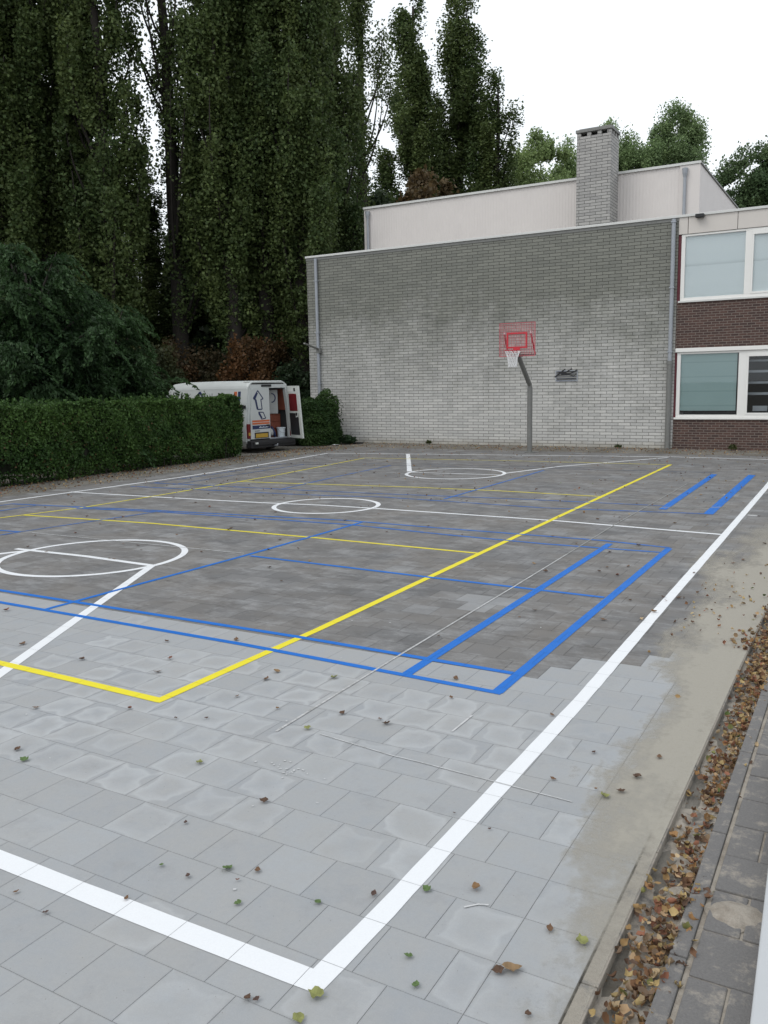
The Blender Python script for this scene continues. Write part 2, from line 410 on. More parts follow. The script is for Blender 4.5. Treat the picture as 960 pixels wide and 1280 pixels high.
def sand_film_material():
    m, nt, b = newmat('drifted_sand'); out = nt.nodes['Material Output']
    pos = N(nt, 'ShaderNodeNewGeometry').outputs['Position']; fine = noise(nt, pos, 190, 3, .85)
    sp = N(nt, 'ShaderNodeTexVoronoi', Scale=60.0); nt.links.new(pos, sp.inputs['Vector'])
    c = mix(nt, fine, [c*.68 for c in SAND], [c*1.28 for c in SAND]); c = mix(nt, ramp(nt, sp.outputs['Distance'], [(.06, .6), (.12, 0)]), c, (.2, .15, .1))
    nt.links.new(c, b.inputs['Base Color']); b.inputs['Roughness'].default_value = .95
    k = mth(nt, 'ADD', sand_mask(nt, pos), mth(nt, 'MULTIPLY', mth(nt, 'SUBTRACT', noise(nt, pos, 30, 5, .8), .5), .5))
    k = ramp(nt, k, [(.12, 0), (.5, .45), (1.0, .82)])
    t = N(nt, 'ShaderNodeBsdfTransparent'); ms = N(nt, 'ShaderNodeMixShader'); nt.links.new(k, ms.inputs[0]); nt.links.new(t.outputs[0], ms.inputs[1]); nt.links.new(b.outputs[0], ms.inputs[2]); nt.links.new(ms.outputs[0], out.inputs[0])
    return m
sf = MB(); sf.face([(5.6, -11.6, .0012), (XR+.06, -11.6, .0012), (XR+.06, 3.5, .0012), (5.6, 3.5, .0012)])
tag(sf.build('drifted_sand', sand_film_material()), 'thin pale sand drifted over the tiles along the right edge of the court', 'sand', kind='stuff')

# ------------------------------------------------------------------ painted lines, cut at the joints
def clip(poly, x0, x1, y0, y1):
    for ax, lim, sg in ((0, x0, 1), (0, x1, -1), (1, y0, 1), (1, y1, -1)):
        out = []
        for i in range(len(poly)):
            a, b = poly[i], poly[(i+1) % len(poly)]
            da, db = sg*(a[ax]-lim), sg*(b[ax]-lim)
            if da >= 0: out.append(a)
            if (da >= 0) != (db >= 0):
                t = da/(da-db); out.append((a[0]+(b[0]-a[0])*t, a[1]+(b[1]-a[1])*t))
        poly = out
        if len(poly) < 3: return []
    return poly
rows = {}
for t in tiles: rows.setdefault(round((t[2]-ROW0)/.3), []).append(t)
layer = [0]
def paint(mb, line, width, wear, z, closed=False):
    """ribbon along line; each coat lies a hair above the one before"""
    layer[0] += 1; z = .0022+.00005*layer[0]
    n = len(line)
    def val(v, i): return v[i] if hasattr(v, '__len__') else v
    L, Rr = [], []
    for i, p in enumerate(line):
        if closed: a, b = line[i-1], line[(i+1) % n]
        else: a, b = line[max(i-1, 0)], line[min(i+1, n-1)]
        dx, dy = b[0]-a[0], b[1]-a[1]; l = math.hypot(dx, dy); nx, ny = -dy/l, dx/l
        h = val(width, i)/2*(1+random.uniform(-.035, .035)); L.append((p[0]+nx*h, p[1]+ny*h)); Rr.append((p[0]-nx*h, p[1]-ny*h))
    for i in range(n if closed else n-1):
        j = (i+1) % n
        q = [Rr[i], Rr[j], L[j], L[i]]
        xs = [c[0] for c in q]; ys = [c[1] for c in q]
        for k in range(math.floor((min(ys)-ROW0)/.3), math.floor((max(ys)-ROW0)/.3)+1):
            for t in rows.get(k, ()):
                if t[1] < min(xs) or t[0] > max(xs): continue
                pc = clip(q, t[0]+J*.7, t[1]-J*.7, t[2]+J*.7, t[3]-J*.7)
                if len(pc) >= 3: mb.face([(x, y, z) for x, y in pc], (min(1, max(0, (val(wear, i)+val(wear, j))/2 + random.uniform(-.05, .05))), 0, 0, 1))
def dens(line, step=.16):
    out = []
    for a, b in zip(line, line[1:]):
        n = max(1, int(math.hypot(b[0]-a[0], b[1]-a[1])/step))
        out += [(a[0]+(b[0]-a[0])*i/n, a[1]+(b[1]-a[1])*i/n) for i in range(n)]
    return out+[line[-1]]
def circ(cx, cy, r, n=72): return [(cx+r*math.cos(2*PI*i/n), cy+r*math.sin(2*PI*i/n)) for i in range(n)]
WH = MB(); Z1, Z2, Z3 = .0022, .0034, .0046
for ln, wd, we in [
    ([(6.741,-10.409),(6.758,-9.889),(6.785,-7.229),(6.765,-5.06),(6.74,-.618),(6.70,5.295),(6.62,11.5)], .098, .08),
    ([(6.79,-10.36),(5.985,-10.372),(4.982,-10.376),(-6.45,-10.38)], .106, .08),
    ([(-6.454,-10.4),(-6.454,-1.958),(-6.289,.344),(-6.165,2.893),(-6.227,5.389),(-6.647,10.044)], .09, .2),
    ([(-6.647,10.044),(-3.977,10.491),(3.639,11.70),(6.62,11.56)], .09, .3),
    ([(-6.406,-.339),(-4.198,-.276),(-2.287,-.195),(-1.2,-.118),(-.09,.011),(1.042,.02),(4.242,-.059),(6.727,-.327)], .075, .15),
    ([(-1.771,-5.186),(-.417,-5.15),(.815,-5.212)], .085, .1),
    ([(.815,-5.212),(1.905,-7.257),(3.55,-10.33)], .10, .08),
    ([(-1.45,-5.15),(-4.3,-10.33)], .10, .08),
    ([(-1.45,5.82),(-3.977,10.491)], .12, .15),
    ([(-1.33,5.65),(.96,5.80)], .06, .3),
    ([(.93,6.15),(1.626,8.181),(3.628,11.442)], .085, .25)]:
    paint(WH, dens(ln), wd, we, Z1)
paint(WH, circ(-.066, 0, .943), .085, .1, Z1, True)
paint(WH, circ(-.324, -5.113, 1.165), .085, .08, Z1, True)
paint(WH, circ(-.17, 5.75, 1.17), .085, .12, Z1, True)
WH.build('white_court_lines', M['white'], attrname='wear', kind='structure')
YE = MB()
for ln, wd, we in [
    ([(4.19,-8.575),(4.221,-6.584),(4.194,-4.284),(4.149,.424),(4.091,9.46)], .078, .08),
    ([(4.21,-8.54),(3.373,-8.524),(2.439,-8.516),(-4.6,-8.5)], .078, .06),
    ([(-4.428,-3.017),(-2.697,-2.868),(-1.613,-2.787),(1.671,-2.809),(4.183,-2.895)], .06, .22),
    ([(-4.6,-8.5),(-4.549,-3.405),(-4.199,-1.988),(-4.119,-.02),(-4.152,3.788),(-4.554,8.849)], .06, .42),
    ([(-4.554,8.849),(-2.112,9.071),(-.092,9.28),(4.091,9.419)], .06, .48),
    ([(-4.126,2.541),(-2.336,2.697),(.113,2.985),(2.047,3.045),(4.177,2.929)], .062, .38)]:
    paint(YE, dens(ln), wd, we, Z2)
YE.build('yellow_court_lines', M['yellow'], attrname='wear', kind='structure')
BL = MB()
for ln, wd, we in [
    ([(-6.2,-7.22),(.687,-7.235),(3.861,-7.258),(6.26,-7.353)], .062, .05),
    ([(-6.2,-6.89),(.214,-6.889),(4.169,-6.878),(6.18,-6.931)], .062, .05),
    ([(6.224,-7.353),(6.25,-1.62)], .085, .08),
    ([(5.48,-7.339),(5.488,-1.60)], .085, .1),
    ([(1.37,-7.221),(1.489,-4.268),(1.508,-1.372)], .06, .22),
    ([(1.566,-4.233),(4.213,-4.363),(6.18,-4.427)], .06, .2),
    ([(-5.947,-2.119),(-2.856,-1.713),(1.141,-1.311),(3.016,-1.377),(5.36,-1.417),(6.257,-1.574)], .06, .42),
    ([(-4.344,-2.047),(-2.397,-1.784),(1.465,-1.639),(3.241,-1.852),(4.704,-1.957),(6.248,-1.919)], .06, .42),
    ([(-3.3,-7.22),(-2.941,-4.231),(-2.466,-1.812)], .05, .5),
    ([(-6.2,-4.5),(-2.941,-4.231)], .05, .2),
    ([(-5.9,1.6),(-1.752,1.708),(.11,1.802),(2.7,2.056),(5.42,2.14)], .06, .5),
    ([(-5.9,.9),(-1.33,1.105),(.348,1.383),(3.626,1.165),(6.23,1.505)], .06, .5),
    ([(1.547,1.547),(1.571,7.115)], .05, .4),
    ([(-2.318,1.638),(-2.539,4.258),(-2.659,7.015)], .05, .5),
    ([(-6.0,6.4),(-2.432,7.089),(2.978,7.688),(5.409,7.84)], .045, .75),
    ([(-6.0,6.9),(-2.432,7.55),(2.9,8.1)], .04, .8),
    ([(-6.1,-7.2),(-5.95,-2.1)], .05, .5), ([(-5.4,-7.2),(-5.3,-2.1)], .05, .5), ([(-5.9,1.5),(-5.8,6.6)], .05, .6), ([(-5.2,1.5),(-5.15,6.6)], .05, .6),
    ([(5.481,1.715),(5.428,7.484)], .13, .34),
    ([(6.237,1.463),(6.199,7.576)], .15, .3)]:
    paint(BL, dens(ln), wd, we, Z3)
BL.build('blue_court_lines', M['blue'], attrname='wear', kind='structure')
CH = MB()
for ln, wd, we in [
    ([(5.248,-8.607),(5.22,-6.989),(5.21,-4.436),(5.19,-2.5)], .018, .5), ([(5.19,-2.5),(5.156,-.002),(5.2,5.5)], .02, .85),
    ([(-2.697,-4.203),(1.388,-4.143)], .022, .45),
    ([(5.517,-8.511),(6.067,-8.577),(6.226,-8.579),(7.16,-8.634)], .008, .4),
    ([(6.232,-8.106),(6.239,-7.814)], .014, .45), ([(7.036,-9.706),(7.08,-9.66),(7.12,-9.645)], .009, .1),
    ([(5.3,1.9),(6.4,2.35)], .05, .7), ([(-4,5.1),(0,5.4)], .03, .6), ([(6.8,1.6),(6.95,1.55)], .08, .3)]:
    paint(CH, dens(ln, .3), wd, we, .0058)
for _ in range(46):        # little paint drips and chalk flecks
    cx, cy = (random.gauss(5.62, .09), random.gauss(-9.0, .05)) if _ < 22 else (random.uniform(3, 7.2), random.uniform(-10.8, -5))
    l = random.uniform(.006, .02); a = random.uniform(0, PI)
    paint(CH, [(cx, cy), (cx+l*math.cos(a), cy+l*math.sin(a))], random.uniform(.004, .012), 0, .0058)
CH.build('chalk_marks', M['chalk'], attrname='wear', kind='structure')

# ------------------------------------------------------------------ kerb, gutter and dark pavers on the right
kb = MB(); y = -15.9
while y < 12:
    kb.box(XR+.006, XR+.068, y+.003, y+.997, -.1, -.006); y += 1.0
def sandy_concrete(name, col, k):
    m, nt, b = newmat(name); pos = N(nt, 'ShaderNodeNewGeometry').outputs['Position']
    n = noise(nt, pos, 7, 6, .75); f = noise(nt, pos, 120, 3, .8)
    c = mix(nt, f, [x*.6 for x in col], [x*1.4 for x in col])
    c = mix(nt, ramp(nt, n, [(k-.1, 0), (k+.07, 1)]), c, mix(nt, f, (.24, .215, .18), (.38, .34, .29)))
    nt.links.new(c, b.inputs['Base Color']); b.inputs['Roughness'].default_value = .92; bump(nt, b, mth(nt, 'ADD', f, n), .6, .006)
    return m
M['kerb'] = sandy_concrete('sandy_kerb', (.13, .13, .13), .42); M['gutter'] = sandy_concrete('sandy_gutter', (.10, .095, .09), .44)
M['paver'] = sandy_concrete('dark_paver', (.145, .139, .135), .62)
kb.build('edging_kerb', M['kerb'], kind='structure', bevel=.004)
gb = MB(); nx, ny = 8, 220      # gutter bed, sagging and uneven, filled with sand
P = {}
for i in range(nx+1):
    for j in range(ny+1):
        x = XR+.068+(.255)*i/nx; y = -15.9+28*j/ny
        P[i, j] = (x, y, -.055+.028*(i/nx)**2+.016*math.sin(y*7.3+i)*random.random()+random.uniform(0, .012))
for i in range(nx):
    for j in range(ny): gb.face([P[i,j],P[i+1,j],P[i+1,j+1],P[i,j+1]])
gb.build('gutter', M['gutter'], smooth=True, kind='structure')
k2 = MB(); y = -15.6
while y < 12:
    k2.box(XR+.255, XR+.32, y+.004, y+.996, -.12, .004); y += 1.0
k2.build('inner_kerb', M['paver'], kind='structure', bevel=.006)
pv = MB(); x00 = XR+.335
for k in range(-22, 73):
    y0 = ROW0-.03+.3*k; e = [x00, x00+.3] if k % 2 else [x00, x00+.145]
    while e[-1] < x00+2.6: e.append(e[-1]+.3)
    for a, b in zip(e, e[1:]):
        z = random.uniform(-.003, .003); pv.box(a+.005, b-.005, y0+.004, y0+.296, -.08, z)
pv.build('footpath_pavers', M['paver'], kind='structure', bevel=.006)
M['jsand'] = sandy_concrete('paver_joint_sand', (.22, .19, .155), .5)
ps = MB(); ps.box(XR+.322, XR+3.0, -15.9, 12.4, -.07, -.009); ps.build('footpath_sand_bed', M['jsand'], kind='structure')
# sand drifts lying on the pavers
def mound(name, cx, cy, rx, ry, h, mat, rot=0, z0=-.006):
    mb = MB(); n, mrings = 28, 7; pts = [[(cx, cy, z0+h)]]
    wob = [random.uniform(.75, 1.2) for _ in range(n)]; wob = [(wob[i-1]+2*wob[i]+wob[(i+1) % n])/4 for i in range(n)]
    ca, sa = math.cos(rot), math.sin(rot); ringsp = []
    for k in range(1, mrings+1):
        t = k/mrings; rr = []
        for i in range(n):
            a = 2*PI*i/n; dx, dy = rx*t*wob[i]*math.cos(a), ry*t*wob[i]*math.sin(a)
            rr.append((cx+dx*ca-dy*sa, cy+dx*sa+dy*ca, z0+h*(1-t*t)**1.5+(random.uniform(-.05, .05)*h if k < mrings else 0)))
        ringsp.append(rr)
    for i in range(n):
        mb.face([pts[0][0], ringsp[0][i], ringsp[0][(i+1) % n]])
        for k in range(mrings-1): mb.face([ringsp[k][i], ringsp[k+1][i], ringsp[k+1][(i+1) % n], ringsp[k][(i+1) % n]])
    return mb.build(name, mat, smooth=True, kind='stuff')
tag(mound('sand_drift', 8.03, -9.22, .13, .12, .024, M['jsand']), 'low drift of pale sand lying on the dark pavers beside the white kerb', 'sand')
tag(mound('sand_drift', 7.79, -9.18, .09, .10, .04, M['jsand'], z0=-.03), 'small heap of sand across the leaf filled gutter', 'sand')
wk = MB(); wk.box(0, .34, -3.0, 2.2, -.05, .11)
o = wk.build('white_kerb', M['whitewall'], bevel=.008); o.location = (8.15, -9.84, 0); o.rotation_euler.z = R(2.4)
tag(o, 'low smooth white painted kerb beside the dark pavers at the lower right corner', 'kerb')

# ------------------------------------------------------------------ leaves
def leaf_template(n=7, wide=.42, curl=.3, seed=0):
    rr = random.Random(seed); vs = []; fs = []
    mid = []; up = []; dn = []
    for i in range(n):
        t = i/(n-1); wv = wide*math.sin(PI*t**.8)*(1+rr.uniform(-.22, .22)); x = t-.5; zc = curl*(x*x)*1.6+rr.uniform(-.03, .03)
        mid.append((x, 0, zc)); up.append((x+rr.uniform(-.04, .04), wv, zc+curl*wv*rr.uniform(.2, 1.2))); dn.append((x+rr.uniform(-.04, .04), -wv, zc+curl*wv*rr.uniform(.1, 1.3)))
    vs = mid+up+dn
    for i in range(n-1):
        fs.append((i, i+1, n+i+1, n+i)); fs.append((i, 2*n+i, 2*n+i+1, i+1))
    # stalk
    k = len(vs); vs += [(-.5, .012, 0), (-.78, .01, .03), (-.78, -.01, .03), (-.5, -.012, 0)]; fs.append((k, k+1, k+2, k+3))
    return np.array(vs), fs
def mesh_np(name, verts, faces_flat, loops, cols_per_face, mat):
    """verts (N,3); uniform polygon size `loops`; colours per face"""
    me = bpy.data.meshes.new(name); nf = len(faces_flat)//loops
    me.vertices.add(len(verts)); me.vertices.foreach_set('co', np.asarray(verts, np.float32).ravel())
    me.loops.add(nf*loops); me.loops.foreach_set('vertex_index', np.asarray(faces_flat, np.int32))
    me.polygons.add(nf); me.polygons.foreach_set('loop_start', np.arange(0, nf*loops, loops, dtype=np.int32))
    me.polygons.foreach_set('loop_total', np.full(nf, loops, np.int32))
    me.update(calc_edges=True)
    at = me.color_attributes.new('leaf', 'FLOAT_COLOR', 'CORNER')
    c = np.ones((nf, 4), np.float32); c[:, :3] = cols_per_face
    at.data.foreach_set('color', np.repeat(c, loops, axis=0).ravel())
    me.materials.append(mat); me.validate(); return me
def foliage_mesh(name, P, size, cols, mat=None, updir=None, droop=0.0, elong=1.5):
    """one folded diamond leaf per point"""
    n = len(P); P = np.asarray(P, float)
    d = RNG.normal(size=(n, 3)); 
    if updir is not None: d = d*.75+np.asarray(updir)
    d[:, 2] -= droop
    d /= np.linalg.norm(d, axis=1)[:, None]
    s = np.cross(d, RNG.normal(size=(n, 3))); s /= np.linalg.norm(s, axis=1)[:, None]
    nn = np.cross(d, s)
    L = (size*(.65+.7*RNG.random(n)))[:, None]; Wd = L/elong
    v = np.stack([P-d*L*.5, P+s*Wd*.5+nn*Wd*.18, P+d*L*.5, P-s*Wd*.5+nn*Wd*.18], 1).reshape(-1, 3)
    return mesh_np(name, v, np.arange(4*n), 4, cols, mat or M['leafmat'])
def colvar(n, base, alt, v=.35, clump=None):
    """base and alt colours mixed; clump (0..1 per leaf) shifts hue per clump"""
    t = RNG.random(n) if clump is None else np.clip(clump*.7+RNG.random(n)*.3, 0, 1)
    c = np.array(base)[None]*(1-t[:, None])+np.array(alt)[None]*t[:, None]
    return c*(1+v*(RNG.random(n)[:, None]-.5)*2)

# --- fallen leaves (dry)
DRY = [tuple(q*1.12+.012 for q in c) for c in [(.17, .085, .04), (.12, .06, .03), (.24, .13, .05), (.30, .19, .08), (.09, .05, .03), (.22, .09, .05), (.34, .25, .11), (.14, .09, .055), (.36, .27, .16), (.30, .20, .11), (.27, .19, .12)]]
def litter(name, pts, size, label, cat, greens=.025):
    tv = [leaf_template(6, .26+.1*(i % 3), .5+.35*(i % 4), i) for i in range(8)]
    V = []; F = []; col = []; base = 0
    for (x, y, z) in pts:
        v, f = tv[random.randrange(8)]
        s = size*random.uniform(.55, 1.25)
        e = Matrix.Rotation(random.uniform(0, 2*PI), 3, 'Z') @ Matrix.Rotation(random.gauss(0, .75), 3, 'X') @ Matrix.Rotation(random.gauss(0, .6), 3, 'Y')
        vv = (v*s) @ np.array(e).T + np.array([x, y, z])
        c = random.choice(DRY) if random.random() > greens else random.choice([(.12, .16, .05), (.20, .20, .07)])
        k = random.uniform(.7, 1.25)
        for ff in f: F += [base+i for i in ff]; col.append([q*k for q in c])
        V.append(vv); base += len(v)
    me = mesh_np(name, np.concatenate(V), F, 4, np.array(col), M['litter'])
    o = bpy.data.objects.new(name, me); C.objects.link(o); return tag(o, label, cat, kind='stuff')
pts = []
for _ in range(5000):       # gutter: denser heaps and thinner stretches
    y = random.uniform(-11.4, -1.2); dn = .5+.5*math.sin(y*2.9+.8)*math.sin(y*1.1+2)
    if random.random() > .25+.75*dn: continue
    x = XR+.07+min(.26, max(0.01, random.gauss(.135, .055))); pts.append((x, y, -.03+.045*random.random()*dn))
for _ in range(3600):       # spilling heap farther on
    y = random.uniform(-5.6, 0.6); x = 7.84+random.gauss(0, .17); 
    if y > -5.2: x += random.random()*.4
    pts.append((max(7.45, x), y, .005+random.random()*.035))
litter('leaf_litter', pts, .038, 'brown and orange fallen leaves heaped along the sandy gutter on the right', 'leaves')
pts = [(random.uniform(-8.6, -6.9), random.uniform(-9, 12.4), random.uniform(0, .03)) for _ in range(2600)]
pts = [p for p in pts if random.random() < .25+.75*min(1, max(0, (-7.1-p[0])/.9))]
litter('leaf_litter', pts, .05, 'scattered brown leaves on the bare soil below the hedge', 'leaves')
pts = [(random.uniform(-9.5, 7.5), 12.45+2.0*random.random()**.8, random.uniform(0, .025)) for _ in range(1100)]
litter('leaf_litter', pts, .045, 'thin brown leaf debris on the soil strip at the foot of the grey brick wall', 'leaves')
# --- individual leaves on the court
protos = []
for i in range(8):
    v, f = leaf_template(7, .3+.05*(i % 4), .35+.2*(i % 3), 40+i)
    F = [k for ff in f for k in ff]
    kind = i if i < 6 else i
    c = [(.14, .08, .045), (.10, .06, .04), (.20, .12, .06), (.26, .17, .09), (.09, .055, .045), (.18, .085, .06), (.09, .14, .05), (.24, .25, .09)][i]
    vv = v.copy(); vv[:, 2] -= vv[:, 2].min()
    me = mesh_np('fallen_leaf', vv, F, 4, np.array([np.array(c)*random.uniform(.8, 1.2) for _ in f]), M['litter'])
    protos.append(me)
named = [(158,1125,0,.03),(202,1083,6,.026),(232,1030,4,.03),(285,1087,6,.055),(322,1090,0,.045),(235,1097,4,.035),(297,1131,6,.035),(297,1102,5,.02),(330,1003,1,.055),(250,955,7,.05),(30,951,6,.06),(23,938,1,.05),(45,886,0,.05),(162,887,5,.045),(220,899,1,.03),(258,899,4,.03),
 (395,1246,7,.06),(372,1277,7,.05),(467,1120,4,.04),(398,1130,6,.035),(310,1250,1,.035),(320,1252,4,.03),(640,1214,3,.075),(622,1216,1,.05),(687,1163,0,.045),(727,1179,7,.055),(510,1197,6,.035),(520,1233,6,.035),(533,1113,6,.045),(595,1112,2,.045),
 (756,997,7,.055),(796,973,1,.06),(776,991,1,.05),(691,975,0,.04),(742,942,4,.035),(690,895,0,.04),(483,906,1,.06),(475,900,0,.04),(428,893,1,.05),(384,912,7,.05),(347,887,2,.03),(824,948,0,.05),(564,873,0,.04),(418,848,7,.06),(333,850,0,.07),(197,841,0,.07),(103,825,1,.06),(28,806,0,.08),
 (612,1038,4,.02),(745,988,2,.02),(568,1018,4,.02),(660,1270,1,.03),(57,1143,4,.03),(20,1117,0,.03)]
def unp(px, py):
    d = f_+r_*((px-480)/1058.375)-u_*((py-640)/1058.375); t = -CAM.z/d.z; return CAM.x+d.x*t, CAM.y+d.y*t
leafc = [0]
LAB = {0: ('small dry brown leaf lying on the court tiles', 'dry brown leaves on the court'),
       6: ('small green leaf lying on the pale court tiles', 'green leaves on the court'),
       7: ('yellow green leaf lying flat on the court tiles', 'yellowish leaves on the court')}
def put_leaf(x, y, k, s):
    o = bpy.data.objects.new('fallen_leaf', protos[k]); C.objects.link(o)
    o.location = (x, y, .0085); o.scale = (s, s, s); o.rotation_euler = (random.gauss(0, .12), random.gauss(0, .12), random.uniform(0, 2*PI))
    lb, gp = LAB[k if k in (6, 7) else 0]; tag(o, lb, 'leaf', gp)
for px, py, k, s in named: put_leaf(*unp(px, py), k, s)
cnt = 0
while cnt < 215:
    x = random.uniform(-6.3, 7.4); y = random.uniform(-10.5, 9)
    if y < -5.5 and random.random() < .72: continue
    put_leaf(x, y, random.choice([0,0,1,1,2,4,4,5,3,0,1]), random.uniform(.035, .075)); cnt += 1
pts = [(random.uniform(-6.8, 6.6), random.uniform(0, 12.4), .012) for _ in range(300)] + [(random.uniform(-6.8, 6.6), random.uniform(9, 12.4), .012) for _ in range(200)]
pts += [(7.2+random.gauss(0, .22), random.gauss(-4.4, .9), .012) for _ in range(60)]
pts = [p for p in pts if p[0] < 7.56]
litter('leaf_litter', pts, .036, 'sparse small brown leaf scraps scattered over the far half of the court', 'leaves')

# ------------------------------------------------------------------ school building
WY = 14.52; OFF = (-3.6, WY, 0)
bld = thing('school_building', 'flat roofed school with grey brick side wall, brown classrooms and a pinkish hall behind', 'building', OFF)
def B(mb, name, mat, parent=bld, **k): return mb.build(name, mat, parent, off=OFF if True else (0,0,0), **k)
XL, XC, XE = -10.33, 3.13, 15.0
m = MB(); m.box(XL, XC, WY, WY+11.5, -.3, 6.86); B(m, 'grey_brick_wall', M['greybrick'])
# classroom facade: brown brick round the openings
FY = WY+.02
m = MB(); m.box(XC+.002, XE, FY, FY+.28, -.3, .905)
m.box(XC+.002, XE, FY, FY+.28, 3.05, 4.405)
B(m, 'brown_brick_wall', M['brownbrick'])
m = MB(); m.box(XC+.002, XC+.062, FY+.012, FY+.25, .905, 3.05); B(m, 'dark_red_strip', M['darkred'])
m = MB(); m.box(XC+.002, XC+.09, FY+.012, FY+.25, 4.405, 6.37); B(m, 'dark_red_strip', M['darkred'])
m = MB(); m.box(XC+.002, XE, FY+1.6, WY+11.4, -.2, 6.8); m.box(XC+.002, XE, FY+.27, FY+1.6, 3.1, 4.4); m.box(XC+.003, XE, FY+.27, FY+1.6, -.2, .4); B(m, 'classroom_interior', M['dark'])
m = MB(); m.box(XC+.002, XE, FY+.24, WY+11.4, 6.42, 6.85); B(m, 'roof_slab', M['roof'])
# fascia panels with real gaps
jx = [XC, 3.40, 4.77, 6.14, 7.51, 8.88, 10.25, 11.6, 13.0, XE]
for a, b in zip(jx, jx[1:]):
    m = MB(); m.box(a+.008, b-.008, FY-.03, FY+.24, 6.385, 6.87); B(m, 'fascia_panel', M['fascia'], bevel=.004)
m = MB(); m.box(XL-.03, XE+.02, WY-.05, WY+.14, 6.872, 6.945); m.box(XL-.03, XL+.12, WY+.14, WY+11.5, 6.872, 6.94)
B(m, 'roof_trim', M['trim'], bevel=.006)
m = MB(); m.box(XL-.01, XC+.01, WY-.018, WY, 6.78, 6.868); B(m, 'lead_flashing', M['oldmetal'])
def window(x0, x1, z0, z1, glass_cells, blinds, head, label=None):
    fr = MB(); yy0, yy1 = FY-.005, FY+.09
    # outer frame
    fr.box(x0, x1, yy0, yy1, z0, z0+.085); fr.box(x0, x1, yy0, yy1, z1-.06, z1)
    xs = [x0]+[c[1]+.0 for c in glass_cells]
    fr.box(x0, glass_cells[0][0], yy0, yy1, z0+.085, z1-.06)
    for a, b in zip(glass_cells, glass_cells[1:]): fr.box(a[1], b[0], yy0, yy1, z0+.085, z1-.06)
    fr.box(glass_cells[-1][1], x1, yy0, yy1, z0+.085, z1-.06)
    f = B(fr, 'window', M['frame'], bevel=.006)
    if label: f['label'] = label
    for i, (a, b) in enumerate(glass_cells):
        if i % 2 == 1:      # opening sash with a thicker inner frame
            s = MB(); t = .055
            s.box(a, b, yy0-.012, yy1-.02, z0+.085, z0+.085+t); s.box(a, b, yy0-.012, yy1-.02, z1-.06-t*2.2, z1-.06)
            s.box(a, a+t, yy0-.012, yy1-.02, z0+.085+t, z1-.06-t*2.2); s.box(b-t, b, yy0-.012, yy1-.02, z0+.085+t, z1-.06-t*2.2)
            B(s, 'sash', M['frame'], f, bevel=.005)
        g_ = MB(); g_.box(a-.005, b+.005, yy1-.055, yy1-.045, z0+.08, z1-.055); B(g_, 'pane', M['glass'], f)
        bl = blinds[i % len(blinds)]
        if bl:
            mt, zb, xa, xb = bl
            k = MB(); k.box(a+xa, b-xb, yy1-.02, yy1-.010, zb, z1-.05); B(k, 'blind', M[mt], f)
    s = MB(); s.box(x0-.05, x1, FY-.05, FY+.02, z0-.055, z0-.002); B(s, 'sill', M['trim'] if not head else M['frame'], f, bevel=.005)
    if head:
        s = MB(); s.box(x0-.05, x1, FY-.06, FY+.02, z1+.003, z1+.12); B(s, 'head_board', M['frame'], f, bevel=.008)
    return f
window(XC+.07, 14.6, .965, 2.93, [(3.305, 4.95), (5.17, 6.8), (7.02, 8.66), (8.88, 10.5), (10.72, 12.3), (12.5, 14.4)],
       [('blind_low', 1.17, .0, .05), None], True, 'lower classroom window with a teal blind in its left pane')
window(XC+.095, 14.6, 4.455, 6.375, [(3.335, 5.0), (5.17, 6.8), (7.02, 8.66), (8.88, 10.5), (10.72, 12.3), (12.5, 14.4)],
       [('blind_up', 4.5, 0, 0)], False, 'upper classroom window with pale closed blinds')
# solid bars standing in for reflected lines in the dark lower pane
m = MB()
for z in (1.62, 1.95, 2.28, 2.6): m.box(5.17, 6.8, FY+.45, FY+.5, z, z+.05+.03*random.random())
m.box(5.35, 5.75, FY+.3, FY+.34, 1.15, 1.3)
B(m, 'reflection_bars', M['zinc'])
# downpipes
def pipe(x, z0, z1, mat, r=.045, y=WY-.07, name='downpipe', hopper=False, zc=None, mat2=None):
    m = MB(); m.tube([(x, y, z0 if zc is None else zc), (x, y, z1)], r, 14)
    for z in np.arange((z0 if zc is None else zc)+.3, z1, 1.9): m.box(x-r-.012, x+r+.012, y-r-.008, y+r+.02, z, z+.035)
    if hopper:
        m.tube([(x, y, z1-.02), (x, y, z1+.12), (x, y, z1+.28)], [r, r*1.6, r*1.9], 14)
    p = B(m, name, M[mat], smooth=False)
    if zc is not None:
        k = MB(); k.tube([(x, y, z0), (x, y, zc+.02)], r*1.35, 14); k.tube([(x, y, zc-.06), (x, y, zc+.05)], r*1.55, 14); B(k, 'pipe_guard', M[mat2], p)
    return p
pipe(3.0, 0, 6.84, 'zinc', .062, zc=2.64, mat2='oldmetal')
pipe(-9.87, 0, 6.82, 'zinc', .06)
m = MB(); m.bar((-9.85, WY-.02, 3.50), (-9.85, WY-1.0, 3.70), .07, .05); m.box(-9.93, -9.74, WY-.13, WY, 3.36, 3.54); B(m, 'lamp_arm', M['oldmetal'])
